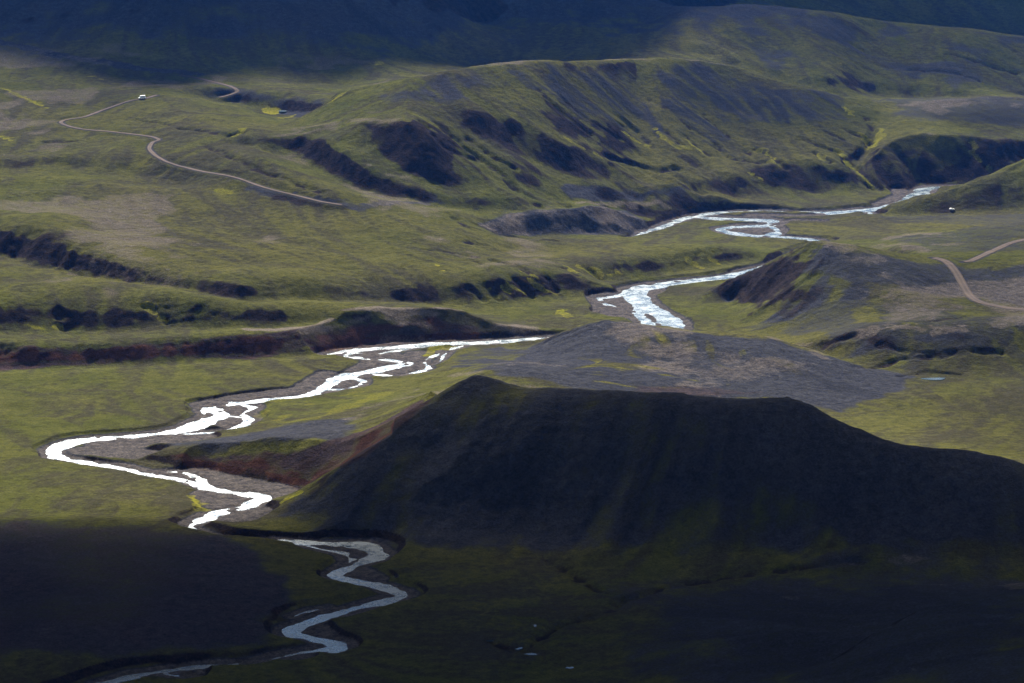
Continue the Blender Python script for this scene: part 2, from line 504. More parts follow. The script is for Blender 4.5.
# ------------------------------------------------------------------ relief: swells, hummocks, rills running downslope
Zf = Z.ravel()
lift = sstep(2.5, 12, Zf)
inview = sstep(3200, 2700, Yf) * sstep(900, 1050, Yf)
Zf = Zf + lift * (fbm(Xf, Yf, 75, 3, 3) * 1.3)
far_amp = sstep(2500, 4200, Yf) * 35
Zf = Zf + far_amp * fbm(Xf, Yf, 900, 3, 9)
Zf = Zf + sstep(2470, 2640, Yf) * sstep(75, 110, Zf) * (7 * (1 - 2 * np.abs(noise(Xf * .8 + Yf * .35, Yf * .45, 70, 401))) + 3 * fbm(Xf, Yf * .6, 60, 3, 402))
Z = Zf.reshape(NR, NC)
zx, zy = grads(Z)
slope = np.hypot(zx, zy)


def blur(a, k):
    for ax in (0, 1):
        for _ in range(2):
            c = np.cumsum(np.concatenate([np.repeat(np.take(a, [0], ax), k + 1, ax), a, np.repeat(np.take(a, [-1], ax), k, ax)], ax), ax)
            m = a.shape[ax]
            a = (np.take(c, np.arange(2 * k + 1, 2 * k + 1 + m), ax) - np.take(c, np.arange(m), ax)) / (2 * k + 1)
    return a


def streaks(scale, length, steps, seed, octs=2):
    """noise drawn out along the fall line"""
    gx, gy = blur(zx, 3).ravel(), blur(zy, 3).ravel()
    g = np.hypot(gx, gy) + 1e-3
    gx, gy = (gx / g).reshape(NR, NC), (gy / g).reshape(NR, NC)
    nz = fbm(Xf, Yf, scale, octs, seed).reshape(NR, NC).astype(np.float32)
    acc = nz.copy()
    h = length / steps
    rows = np.arange(NR)
    cols = np.arange(NC)
    for sgn in (-1, 1):
        x, y = Xf.copy(), Yf.copy()
        ii = np.repeat(rows, NC).astype(float)
        jj = np.tile(cols, NR).astype(float)
        for k in range(steps):
            i0 = np.clip(ii.astype(np.int32), 0, NR - 1)
            j0 = np.clip(jj.astype(np.int32), 0, NC - 1)
            x += sgn * h * gx[i0, j0]
            y += sgn * h * gy[i0, j0]
            ii = np.interp(y, YS, rows)
            jj = np.interp(x / np.maximum(y, 500.0), TS, cols)
            i0 = np.clip(ii.astype(np.int32), 0, NR - 2)
            j0 = np.clip(jj.astype(np.int32), 0, NC - 2)
            fi = (ii - i0).astype(np.float32)
            fj = (jj - j0).astype(np.float32)
            acc += ((nz[i0, j0] * (1 - fj) + nz[i0, j0 + 1] * fj) * (1 - fi) + (nz[i0 + 1, j0] * (1 - fj) + nz[i0 + 1, j0 + 1] * fj) * fi).reshape(NR, NC)
    return (acc / math.sqrt(2 * steps + 1)).ravel()


st1 = streaks(13, 55, 9, 21)
st2 = streaks(5, 30, 8, 55, 1)
slf = slope.ravel()
steep = sstep(.10, .45, slf)
patchy = (.4 + .6 * sstep(-.3, .5, fbm(Xf, Yf, 120, 2, 77))) * (.75 + .25 * sstep(1395, 1430, Yf))
slope0 = slf
Zf = Zf + inview * lift * patchy * (steep * (1.05 * np.minimum(st1, .6) + .6 * st2)) + inview * (.12 + .38 * lift) * (1.1 * fbm(Xf, Yf, 18, 4, 5) + .35 * noise(Xf, Yf, 3.2, 6))
Zf = np.clip(Zf, 1.5, 390.0)

# ------------------------------------------------------------------ river: channels cut into gravel beds, plains stand a step above
CH = []      # (pixel line, half width m)


def ch(l, w):
    p = smooth_line([at(x, y, 0)[:2] for x, y in l], 4)
    if np.isscalar(w):
        w = [w] * len(l)
    ww = np.interp(np.linspace(0, 1, len(p)), np.linspace(0, 1, len(w)), w)
    CH.append((p, ww))


ch([(1010, 186), (955, 187), (930, 188), (922, 192), (915, 199), (900, 205), (880, 209), (850, 212), (834, 213.3)], [4, 5, 6.5, 8.5, 9.5, 8.5, 7.5, 8, 9])
ch([(834, 213), (800, 212), (759, 211.2), (718, 213), (696, 216), (681, 220), (659, 228), (646, 232), (625, 240)], [6, 3, 3.5, 5, 6, 5, 4, 4, 2])
ch([(696, 217), (718, 219), (746, 220), (771, 221.5), (768, 225.5), (734, 227), (721, 229.5), (734, 233.5), (765, 236.3), (778, 231), (770, 226)], [5, 6, 7, 7, 6, 5, 5, 6, 6, 4, 3])
ch([(765, 236.3), (800, 238.6), (820, 241.5), (815, 246), (802, 253), (785, 260), (765, 267), (745, 272.5), (720, 278), (685, 282.5), (650, 286.5), (635, 292), (638, 298.5), (645, 305), (654, 311), (663, 316), (670, 321.5), (675, 328), (660, 334), (620, 337.5), (580, 337.5), (551, 338), (518, 340.5), (484, 343), (440, 344), (403, 347), (366, 349), (345, 351.5), (325, 355)],
   [5, 5, 5, 5, 5, 5, 5, 6, 8, 9, 9, 10, 9, 9, 9, 9, 9, 8, 7, 6, 5, 5, 5, 6, 6, 7, 5, 4, 2])
ch([(633, 291), (612, 297), (600, 298.5), (606, 304), (616, 307), (618, 313)], [4, 4, 2, 3, 2, .5])
ch([(645, 303), (640, 312), (643, 319), (650, 326), (655, 334)], [6, 5, 5, 5, 4])
ch([(380, 348), (354, 352), (349, 356.5), (373, 358.5), (398, 361.5), (404, 364), (388, 368), (358, 374), (340, 378.5), (331, 383), (311, 394.6), (276, 399), (241, 403), (217, 406), (213, 411), (216, 416.6), (200, 424), (185, 430), (159, 434), (129, 437), (100, 439), (75, 442), (57, 448.5), (54, 453.5), (64, 459), (96, 464.6), (135, 471), (162, 476.5), (188, 481.7), (201, 485.7), (214.5, 489.6), (241, 493.6), (262, 497.5), (254, 503), (241, 508.6), (220, 513), (204, 520), (190, 527), (205, 535), (240, 540), (275, 541), (300, 542.5), (331, 544), (362.5, 545.6), (378, 553.4), (372, 560), (353, 566), (338, 573.5), (341, 578.4), (365.6, 583), (387.5, 589), (401.6, 595.6), (390.6, 600), (366, 606), (337.5, 613.7), (312.5, 622), (296, 629), (295, 634.7), (312.5, 639), (331, 642.5), (340.6, 647), (331, 649), (300, 653), (275, 658.7), (247, 664), (194, 667.5), (147, 673.7), (106, 683), (40, 705), (-60, 740)],
   [4, 4, 4, 5, 5, 6, 6, 6, 7, 6, 5, 4.5, 4.5, 7, 7, 8, 8, 7, 4, 4, 5, 7, 6, 6, 5, 4, 4.5, 4, 4, 5, 6, 5, 6, 6, 5, 6, 6, 3, 2.5, 2.5, 3, 4, 4, 6, 6, 5, 5, 5, 5, 5, 5, 4, 4, 4, 4.5, 5, 6, 6, 5, 5, 4, 3.5, 3, 3, 2.8, 2.5, 3, 4, 4, 4])
ch([(440, 344), (395, 351), (375, 354), (352, 353)], [2, 2.5, 2, 2])
ch([(477, 342), (455, 348), (436, 355), (425, 361), (428, 368), (417, 372), (392, 375.5), (365, 374)], [1.8, 2, 2, 1.5, 2.5, 2.5, 1.6, 2])
ch([(455, 348), (446, 353), (440, 361), (428, 367)], [1.2, 1.5, 1, 1])
ch([(334, 381), (354, 378.5), (363, 383), (347, 388.5), (322, 390)], [3, 3, 3.5, 3, 2.5])
ch([(238, 403.5), (252, 408), (243.5, 413.7), (249, 419.5), (238, 428), (223, 431.5), (188, 434), (165, 434)], [3, 4, 3, 4.5, 3.5, 2.5, 2.5, 2])
ch([(217, 418), (230, 416.5), (246, 418)], [2.5, 2, 2])
ch([(150, 473), (170, 472), (188, 474), (199, 479), (206, 486)], [1.5, 2, 3, 4, 4])
ch([(210, 489), (207, 494)], [1.5, 1])
ch([(297, 542), (319, 549), (340.6, 553), (350, 559), (347, 567)], [1.5, 1.8, 2.5, 3, 2])
ch([(293, 617), (306, 612), (328, 608)], [1.2, 1.2, .8])
ch([(331, 643), (341, 648), (334, 652.5)], [4, 4, 3])
ch([(275, 658.7), (290, 660.5), (305, 659)], [1, 1.2, .6])
ch([(160, 672), (175, 676), (195, 675)], [1, 2, .8])
ch([(845, 213), (866, 211.5), (872, 216)], [2, 2, 3])
ch([(785, 221.5), (800, 221), (822, 222)], [1, 1, 1.2])
ZONE = [(p, w + b) for (p, w), b in zip(CH, [2.5, 1.5, 3.5, 2.0, 2, 4, 1.8] + [2.5] * 30)]


def zone(l, r):
    ZONE.append((np.array([at(x, y, 0)[:2] for x, y in l]), np.full(len(l), float(r))))


zone([(110, 446), (150, 442), (190, 439)], 14)
zone([(85, 452), (110, 455), (140, 455)], 10)
zone([(190, 476), (225, 483), (255, 489), (275, 494)], 13)
zone([(225, 500), (240, 503)], 14)
zone([(205, 495), (220, 505)], 8)
zone([(250, 512), (235, 520)], 10)
zone([(620, 300), (628, 312)], 22)
zone([(880, 205), (902, 196), (900, 191)], 7)
zone([(420, 356), (400, 372)], 10)
zone([(352, 551), (362, 553)], 7)
zone([(355, 572), (375, 580)], 7)
zone([(318, 630), (322, 636)], 6)
zone([(325, 375), (300, 391), (268, 395), (235, 399), (205, 406)], 7)
zone([(355, 383), (330, 392), (290, 399)], 6)
zone([(228, 411), (232, 424)], 12)
zone([(385, 356), (375, 366), (352, 378)], 10)
zone([(655, 316), (665, 322)], 10)
zone([(745, 231), (765, 231)], 10)
zone([(750, 216), (800, 216.5), (830, 215)], 5)
zone([(650, 290), (640, 296)], 9)
dch = np.full(Xf.shape, 1e9)
dzn = np.full(Xf.shape, 1e9)
for (p, w) in CH:
    s = box_sel(p, 40)
    dch[s] = np.minimum(dch[s], seg_dist(p, Xf[s], Yf[s], w))
for (p, w) in ZONE:
    s = box_sel(p, 60)
    dzn[s] = np.minimum(dzn[s], seg_dist(p, Xf[s], Yf[s], w))
wob = fbm(Xf, Yf, 11, 3, 41)
dch_n = dch + 1.15 + 1.6 * wob + .8 * noise(Xf, Yf, 3.5, 8)
bars = np.maximum(fbm(Xf, Yf, 15, 3, 48) - .6, 0)
dch_n = np.where(dch < 3, np.maximum(dch_n, -1.5 + 9 * bars * sstep(-9, -2.5, dch)), dch_n)
dch_n = np.where((dch < 3) & (bars <= 0), dch + 1.15 + 1.6 * wob + .8 * noise(Xf, Yf, 3.5, 8), dch_n)
dzn_n = dzn + 1.8 * fbm(Xf, Yf, 22, 3, 43)
bed = .25 + .22 * fbm(Xf, Yf, 9, 3, 44)
bed = np.where(dch_n < 4, np.clip(dch_n * .16, -.9, 10) + np.where(dch_n > 0, .02, 0), bed + .35)
bed = np.minimum(bed, .16 * np.maximum(dch_n, -6) + .6)
bk = .2 + .75 * sstep(-.35, .35, fbm(Xf, Yf, 38, 2, 47))
bank = .5 + np.where(dzn_n < 3, np.maximum(dzn_n, 0) * bk, 3 * bk + (dzn_n - 3) * .72)
Zf = np.where(dzn_n < 0, np.minimum(Zf, bed), np.minimum(Zf, np.maximum(bank, .5)))
gravel_bed = sstep(3.0, -.5, dzn_n) * (dzn < 200)

Z = Zf.reshape(NR, NC)


def hit(px, py):
    """where the line of sight through px,py meets the land"""
    d = ray(px, py)
    sel = (YS > 900) & (YS < 6000)
    rows = np.nonzero(sel)[0]
    t = YS[rows] / d[1]
    x = d[0] * t
    z = H + d[2] * t
    jj = np.interp(x / YS[rows], TS, np.arange(NC))
    j0 = np.clip(jj.astype(int), 0, NC - 2)
    f = jj - j0
    g = Z[rows, j0] * (1 - f) + Z[rows, j0 + 1] * f
    k = np.nonzero(g > z)[0]
    if len(k) == 0 or k[0] == 0:
        return (float(x[-1]), float(YS[rows[-1]]), float(g[-1]))
    k = k[0]
    a, b = z[k - 1] - g[k - 1], g[k] - z[k]
    f = a / (a + b)
    y = YS[rows[k - 1]] * (1 - f) + YS[rows[k]] * f
    return (float(d[0] / d[1] * y), float(y), float(g[k - 1] * (1 - f) + g[k] * f))


def ground(x, y):
    ii = np.interp(y, YS, np.arange(NR))
    jj = np.interp(np.asarray(x) / np.maximum(y, 500.0), TS, np.arange(NC))
    i0 = np.clip(np.asarray(ii).astype(int), 0, NR - 2)
    j0 = np.clip(np.asarray(jj).astype(int), 0, NC - 2)
    fi, fj = ii - i0, jj - j0
    return (Z[i0, j0] * (1 - fj) + Z[i0, j0 + 1] * fj) * (1 - fi) + (Z[i0 + 1, j0] * (1 - fj) + Z[i0 + 1, j0 + 1] * fj) * fi


# ------------------------------------------------------------------ small stream cuts and rills, each followed on the photograph's slopes
CUTS = [([(203, 144), (231, 158), (258, 169), (289, 181), (322, 193)], 1.5), ([(180, 128), (205, 130), (225, 135), (240, 132)], 2.2), ([(135, 120), (156, 122), (176, 127), (200, 130)], 1.6),
        ([(43, 142), (78, 141)], 1.2), ([(455, 219), (466, 226)], 2), ([(498, 234), (526, 238), (556, 241)], 1.4), ([(470, 256), (487, 258), (513, 264), (530, 273)], 1.8),
        ([(459, 260), (477, 262), (490, 269)], 1.4), ([(425, 249), (453, 253)], 1.2), ([(464, 242), (487, 245)], 1), ([(608, 157), (637, 164), (657, 170), (676, 168)], 2.6),
        ([(686, 137), (709, 155)], 2.4), ([(623, 119), (637, 133), (653, 147)], 2.2), ([(664, 129), (680, 143)], 2.2), ([(716, 145), (727, 157), (743, 160), (764, 162)], 2),
        ([(798, 137), (817, 145), (837, 151)], 2.2), ([(817, 153), (829, 162)], 2.4), ([(846, 129), (866, 139)], 3), ([(825, 131), (842, 139)], 2), ([(747, 151), (758, 160)], 2),
        ([(755, 149), (766, 153), (775, 158), (785, 166)], 2.6), ([(420, 121), (441, 143), (457, 153), (477, 160)], 2.6), ([(437, 123), (465, 147), (480, 158), (504, 176), (516, 190)], 2.4),
        ([(467, 139), (496, 158), (516, 168)], 2.2), ([(924, 322), (945, 319), (966, 316)], 1.4), ([(824, 345), (855, 335)], 2), ([(947, 53), (971, 60), (1016, 73)], 2.5), ([(910, 70), (978, 80)], 2),
        ([(866, 118), (874, 132), (868, 145), (855, 160), (866, 175), (880, 187)], 3.4), ([(895, 150), (908, 168), (915, 185)], 3), ([(838, 150), (847, 164), (860, 178), (872, 187)], 2.6), ([(972, 143), (980, 160), (990, 170)], 2.4),
        ([(500, 284), (514, 298)], 2), ([(486, 285), (500, 299)], 2), ([(515, 280), (532, 295)], 2.2), ([(470, 286), (484, 300)], 1.8), ([(566, 268), (580, 278)], 2), ([(581, 266), (598, 278)], 2), ([(545, 276), (556, 290)], 2.4),
        ([(700, 252), (690, 266)], 1.6), ([(62, 314), (75, 322), (64, 328)], 3), ([(145, 306), (166, 321)], 1.8), ([(545, 560), (575, 575), (600, 590), (622, 602), (600, 615), (560, 625), (520, 648), (490, 640)], 2.0),
        ([(620, 602), (680, 585), (760, 572), (860, 560)], 2.0), ([(590, 100), (612, 118), (640, 131)], 1.6), ([(560, 96), (590, 120), (620, 140)], 1.6), ([(540, 90), (560, 112), (590, 134)], 1.4), ([(650, 100), (690, 128)], 1.6),
        ([(700, 112), (730, 138)], 1.5), ([(690, 125), (712, 143)], 1.6), ([(880, 345), (915, 352), (960, 350)], 1.2), ([(850, 367), (890, 362), (940, 356), (1000, 352)], 1.6), ([(900, 376), (930, 372), (960, 374)], 1.6)]
cutm = np.zeros(Xf.shape)
cut_lines = [(smooth_line(np.array([hit(x, y)[:2] for x, y in l]), 4), dp) for l, dp in CUTS]
for w, dp in cut_lines:
    sct = box_sel(w, 14)
    dd_ = seg_dist(w, Xf[sct], Yf[sct]) + 1.6 * noise(Xf[sct], Yf[sct], 6, 61) + 1.0 * wob[sct]
    wd = 1.6 + 1.5 * dp
    prof = sstep(wd, .3, dd_)
    Zf[sct] = np.maximum(Zf[sct] - dp * prof * (.7 + .5 * noise(Xf[sct], Yf[sct], 14, 62)), np.minimum(Zf[sct], .3))
    cutm[sct] = np.maximum(cutm[sct], prof)
Z = Zf.reshape(NR, NC)

# ------------------------------------------------------------------ gravel roads: bed levelled into the land
ROADS = [
    ('dirt_road', 'pale winding dirt road crossing the upper left grassland', 1.4,
     [(157, 95), (145, 98.5), (130, 101), (106, 109), (84, 117), (67, 119.5), (61, 123), (75, 128), (113, 132), (148, 136.5), (159, 139.5), (152, 143), (150, 150), (164, 160), (191, 169), (219, 174), (246, 181), (273, 190), (294, 195), (318, 200.5), (342, 205)]),
    ('dirt_road', 'short pale hairpin of dirt road below the shaded mountain', 1.6,
     [(180, 75), (202, 79), (222, 84), (236, 88.5), (235, 93), (219, 98)]),
    ('dirt_road', 'broad tan dirt road curving down the right hand ridge', 2.6,
     [(934, 257.5), (946, 261.5), (954, 269), (960, 279), (966, 290), (976, 300), (994, 306), (1024, 310), (1060, 312)]),
    ('dirt_road', 'straight dirt road climbing to the right edge', 2.2,
     [(964, 262), (972, 260.5), (984, 255), (1002, 247), (1024, 240), (1060, 232)]),
]
road_lines = []
road_d = np.full(Xf.shape, 1e9)
for nm, lb, hw, l in ROADS:
    c = np.array([hit(x, y) for x, y in l])
    c = smooth_line(c, 10)
    # resample evenly
    dd = np.r_[0, np.cumsum(np.hypot(*np.diff(c[:, :2], axis=0).T))]
    m = max(8, int(dd[-1] / 2.5))
    tt_ = np.linspace(0, dd[-1], m)
    c = np.column_stack([np.interp(tt_, dd, c[:, k]) for k in range(3)])
    z = ground(c[:, 0], c[:, 1])
    ker = np.ones(9) / 9
    z = np.convolve(np.pad(z, 4, mode='edge'), ker, 'valid')
    c[:, 2] = z
    road_lines.append((nm, lb, hw, c))
    s = box_sel(c, 14)
    d = seg_dist(c[::2], Xf[s], Yf[s])
    # nearest station height
    zi = np.empty(len(s))
    for q in range(0, len(s), 4000):
        xs, ysx = Xf[s[q:q + 4000]], Yf[s[q:q + 4000]]
        zi[q:q + 4000] = c[np.argmin((xs[:, None] - c[None, :, 0]) ** 2 + (ysx[:, None] - c[None, :, 1]) ** 2, 1), 2]
    wgt = sstep(hw + 6.5, hw + 1.0, d)
    Zf[s] = Zf[s] * (1 - wgt) + zi * wgt
    road_d[s] = np.minimum(road_d[s], d - hw)
Z = Zf.reshape(NR, NC)
zx, zy = grads(Z)
slf = np.hypot(blur(zx, 1), blur(zy, 1)).ravel()

# ------------------------------------------------------------------ ground cover (what grows or lies where)
n_big = fbm(Xf, Yf, 60, 4, 101)
n_mid = fbm(Xf, Yf, 18, 3, 131)
n_fine = fbm(Xf, Yf, 5, 2, 151)


def patch(l, soft=10.0, rough=8.0, z=None):
    """soft-edged patch of ground whose outline is surveyed by sight lines"""
    w = np.array([hit(x, y)[:2] for x, y in l])
    s = box_sel(w, soft + rough + 5)
    x, y = Xf[s], Yf[s]
    d = seg_dist(np.vstack([w, w[:1]]), x, y)
    d = np.where(inside(w, x, y), d, -d)
    out = np.zeros(Xf.shape)
    out[s] = sstep(-soft, soft, d + rough * (n_mid[s] * .7 + n_big[s] * .5))
    return out


def strip(l, r, soft=3.0, rough=1.5):
    w = np.array([hit(x, y)[:2] for x, y in l])
    s = box_sel(w, r + soft + rough + 4)
    out = np.zeros(Xf.shape)
    out[s] = sstep(r + soft, r - soft * .5, seg_dist(w, Xf[s], Yf[s]) + rough * n_fine[s] * 1.5)
    return out


s01 = np.clip(.5 + .33 * st1, 0, 1)
s02 = np.clip(.5 + .45 * st2, 0, 1)
gravel = np.zeros(Xf.shape)


def add(dst, m):
    np.maximum(dst, m, out=dst)


# gravel hills and aprons
add(gravel, .75 * patch([(468, 352), (500, 347), (545, 345), (560, 380), (500, 376), (470, 372), (452, 366)], 5, 9) * (.55 + .45 * sstep(.3, .7, s02)))
add(gravel, patch([(541, 344), (560, 334), (605, 321), (690, 332), (773, 339), (821, 355), (865, 367), (906, 377), (880, 395), (840, 412), (770, 397), (690, 393), (600, 389), (545, 384), (500, 375), (500, 362)], 6, 8))
add(gravel, patch([(150, 452), (190, 442), (250, 432), (310, 421), (350, 416), (362, 428), (335, 441), (270, 447), (200, 450)], 6, 6))
mz = patch([(-60, 521), (60, 521), (150, 524), (220, 536), (262, 552), (285, 580), (285, 612), (250, 640), (150, 655), (-60, 662)], 10, 12)
add(gravel, mz * (.85 + .25 * n_big))
add(gravel, patch([(500, 226), (530, 213), (600, 209), (640, 219), (655, 231), (560, 233)], 4, 4))
add(gravel, patch([(556, 187), (600, 185), (680, 187), (690, 196), (650, 201), (570, 199)], 4, 5))
add(gravel, .8 * patch([(860, 336), (900, 327), (960, 328), (970, 338), (920, 352), (850, 356)], 6, 10))
add(gravel, .75 * patch([(820, 285), (900, 289), (1024, 283), (1060, 300), (1024, 305), (930, 290), (850, 300)], 6, 12))
add(gravel, .7 * patch([(930, 262), (1060, 270), (1060, 285), (940, 280)], 6, 12))
add(gravel, .8 * patch([(205, 84), (240, 90), (320, 100), (330, 108), (270, 104), (205, 95)], 8, 10))
add(gravel, .75 * patch([(345, 97), (400, 90), (470, 76), (560, 67), (690, 66), (780, 88), (870, 103), (860, 112), (800, 125), (720, 120), (640, 100), (560, 84), (470, 90), (400, 102)], 16, 26) * (.45 + .55 * sstep(.2, .7, .75 * s02 + .25 * s01)))
add(gravel, .72 * patch([(540, 84), (600, 72), (700, 76), (800, 100), (860, 114), (830, 128), (760, 134), (690, 140), (620, 132), (560, 104)], 18, 22) * (.35 + .65 * sstep(.3, .75, .8 * s02 + .2 * s01)))
add(gravel, .6 * patch([(870, 100), (1040, 100), (1040, 125), (880, 120)], 20, 25))
add(gravel, .7 * patch([(690, 8), (760, 2), (900, 24), (1040, 42), (1040, 90), (900, 82), (760, 62)], 30, 40) * sstep(-.2, .4, n_big))
add(gravel, .95 * patch([(703, 292), (735, 282), (770, 266), (800, 252), (816, 245), (845, 247), (830, 262), (800, 275), (770, 287), (745, 295), (720, 299)], 5, 7) * sstep(.2, .55, .6 * s01 + .4 * s02))
add(gravel, .9 * patch([(772, 319), (790, 300), (805, 285), (830, 274), (850, 284), (832, 298), (805, 313), (785, 321)], 5, 8) * sstep(.15, .5, .6 * s01 + .4 * s02))
add(gravel, .7 * patch([(825, 262), (880, 256), (940, 264), (1030, 270), (1050, 292), (930, 293), (850, 291), (830, 280)], 8, 16))
add(gravel, .55 * patch([(760, 330), (800, 310), (850, 300), (930, 305), (1040, 318), (1040, 360), (900, 368), (820, 350)], 12, 18) * sstep(.3, .7, .5 * s02 + .5 + .4 * n_mid))
add(gravel, .5 * patch([(870, 236), (930, 232), (1040, 222), (1040, 250), (960, 252), (890, 246)], 8, 14))
add(gravel, .5 * patch([(880, 217), (1040, 212), (1040, 222), (900, 222)], 8, 10))
add(gravel, .2 * patch([(0, 196), (160, 205), (400, 235), (380, 262), (200, 262), (60, 250)], 30, 40) * sstep(.1, .5, n_big))
add(gravel, .8 * strip([(0, 41), (60, 55), (130, 66), (200, 74)], 7, 5, 3))
add(gravel, .7 * strip([(250, 189), (300, 198), (360, 207), (430, 200)], 5, 4, 3))
# foreground hill: loose gravel, spread fuller to deepen the shade on it
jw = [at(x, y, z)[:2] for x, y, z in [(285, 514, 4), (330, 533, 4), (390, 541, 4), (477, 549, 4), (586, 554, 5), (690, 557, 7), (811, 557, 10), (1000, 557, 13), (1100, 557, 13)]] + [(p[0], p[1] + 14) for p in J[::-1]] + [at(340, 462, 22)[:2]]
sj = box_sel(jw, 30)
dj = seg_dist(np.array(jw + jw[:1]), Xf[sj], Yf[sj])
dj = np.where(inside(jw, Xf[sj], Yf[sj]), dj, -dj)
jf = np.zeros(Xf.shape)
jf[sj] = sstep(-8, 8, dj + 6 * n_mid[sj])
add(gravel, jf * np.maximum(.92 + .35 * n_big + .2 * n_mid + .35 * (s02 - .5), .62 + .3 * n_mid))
add(gravel, .8 * sstep(2470, 2540, Yf + 60 * n_big) * sstep(70, 95, Zf + 10 * n_mid))  # gravel cover also darkens the far mountain to deepen its shade
add(gravel, .3 * patch([(390, 560), (500, 560), (610, 590), (600, 660), (400, 675), (420, 600)], 20, 25))  # near plain: darker cover standing in for bluer shade
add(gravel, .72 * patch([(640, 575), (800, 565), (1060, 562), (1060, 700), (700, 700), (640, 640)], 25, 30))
# steep ground is bare
slb = .55 * slope0 + .45 * slf
bare = sstep(.5, .72, slb + .08 * n_mid + .16 * (s02 - .5)) * sstep(2, 6, Zf)
bare = np.maximum(bare, sstep(.36, .5, slb + .06 * n_mid) * sstep(.55, .9, .35 * s01 + .65 * s02) * sstep(2, 6, Zf) * .55)
low_bank = sstep(.4, .65, slf) * (Zf < 4) * (dzn < 30)
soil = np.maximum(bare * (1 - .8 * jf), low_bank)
pf = patch([(500, 76), (560, 68), (690, 67), (780, 89), (865, 104), (850, 125), (760, 134), (690, 138), (620, 130), (560, 110)], 12, 14)
soil = soil * (1 - .85 * pf)
add(gravel, .5 * pf * sstep(.3, .8, s02))
soil = np.maximum(soil, .75 * cutm * sstep(-.3, .3, n_fine))
for l, k in [([(300, 138), (322, 142), (345, 160), (380, 180), (440, 195), (475, 199), (470, 205), (420, 203), (360, 190), (320, 172), (300, 151)], .9),
             ([(362, 124), (385, 123), (425, 126), (440, 140), (450, 165), (458, 184), (430, 182), (405, 170), (380, 150)], 1.0),
             ([(455, 112), (490, 116), (520, 125), (550, 140), (575, 160), (610, 175), (600, 180), (560, 172), (520, 155), (480, 132)], .85),
             ([(700, 179), (725, 175), (750, 182), (780, 197), (745, 197), (705, 192)], .75), ([(740, 172), (755, 167), (790, 166), (840, 172), (845, 190), (820, 193), (780, 185)], .9),
             ([(862, 185), (865, 167), (880, 155), (905, 150), (940, 145), (1024, 142), (1024, 158), (985, 176), (945, 186), (900, 190)], .8),
             ([(300, 334), (350, 326), (385, 320), (430, 318), (465, 321), (486, 330), (486, 339), (430, 333), (385, 333), (360, 345), (314, 352)], 1.0), ([(18, 245), (60, 234), (92, 233), (60, 241), (25, 251)], .8), ([(75, 262), (95, 259), (120, 266), (165, 281), (205, 285), (238, 290), (236, 298), (180, 290), (130, 282), (90, 275)], .75),  # first outline: dark soil, also painting in the shade under the bench rim
             ([(925, 212), (950, 198), (990, 191), (1024, 187), (1024, 207), (960, 212)], .75), ([(250, 137), (300, 139), (318, 160), (296, 148), (252, 144)], .8),
             ([(612, 206), (660, 206), (690, 200), (740, 206), (720, 211), (660, 220), (640, 217)], .9), ([(720, 290), (760, 270), (800, 252), (790, 275), (750, 295)], .7), ([(770, 310), (800, 285), (850, 282), (820, 300), (790, 318)], .7),
             ([(262, 280), (300, 281), (345, 287), (375, 294), (350, 298), (280, 296)], .45), ([(0, 159), (45, 157), (70, 162), (60, 168), (0, 167)], .6), ([(385, 290), (425, 286), (470, 285), (500, 284), (505, 301), (425, 304), (400, 300)], .7),
             ([(535, 276), (552, 276), (575, 276), (587, 283), (586, 291), (556, 291)], .9), ([(205, 88), (260, 95), (305, 102), (300, 108), (262, 105), (210, 96)], .55), ([(250, 193), (320, 203), (350, 208), (320, 206), (260, 198)], .7)]:
    soil = np.maximum(soil, k * patch(l, 4, 5) * (.55 + .45 * sstep(.25, .7, .5 * s01 + .5 * s02)) * sstep(.1, .3, slf + .05 * n_mid))
mnd = patch([(480, 224), (505, 216), (530, 211), (600, 207), (625, 210), (642, 219), (655, 231), (600, 234), (540, 234), (495, 233)], 5, 4)
soil = soil * (1 - .95 * mnd)
gravel = np.maximum(gravel, mnd)
gravel = np.maximum(gravel, gravel_bed)
gravel = np.maximum(gravel, .8 * sstep(3.5, 0, road_d))
# red and tan earth
red = patch([(-60, 352), (0, 350), (113, 346), (260, 335), (350, 325), (430, 317), (480, 325), (484, 341), (380, 346), (253, 357), (100, 363), (-60, 370)], 3, 3)
red = np.maximum(red, patch([(170, 455), (249, 450), (290, 446), (345, 438), (420, 402), (440, 396), (400, 430), (340, 470), (290, 488), (245, 476), (190, 467)], 3, 4))
red = np.maximum(red, .5 * patch([(640, 386), (700, 388), (760, 392), (700, 394), (640, 392)], 5, 5))
red = np.maximum(red, .42 * mz)
tan = patch([(300, 331), (350, 323), (385, 316), (430, 314), (470, 317), (455, 315), (420, 311), (370, 313), (310, 327)], 3, 3)
rw = np.array([behind(p, 13, 0)[:2] for p in ridge_c[5:11]])
sr = box_sel(rw, 30)
tan[sr] = np.maximum(tan[sr], sstep(11, 6, seg_dist(rw, Xf[sr], Yf[sr], np.array([-4, -1, 1, 2, 2, 0.])) + 3 * n_mid[sr]) * sstep(.42, .25, slb[sr]))
tan = np.maximum(tan, .5 * patch([(376, 346), (380, 336), (400, 333), (440, 336), (462, 340), (470, 342)], 3, 3))
tan = np.maximum(tan, .75 * patch([(484, 325), (515, 323), (545, 327), (540, 334), (500, 336)], 4, 5))
tan = np.maximum(tan, .5 * patch([(590, 212), (605, 209), (625, 220), (650, 231), (610, 232)], 3, 3))
tan = np.maximum(tan, .6 * strip([(576, 203), (620, 203), (666, 205)], 3, 3, 2))
tan = np.maximum(tan, .6 * strip([(860, 331), (900, 327.5), (960, 328)], 4, 4, 3))
tan = np.maximum(tan, .5 * strip([(893, 292), (905, 291.5)], 6, 5, 3))
tan = np.maximum(tan, .35 * strip([(100, 259), (130, 262), (175, 278)], 9, 8, 6))
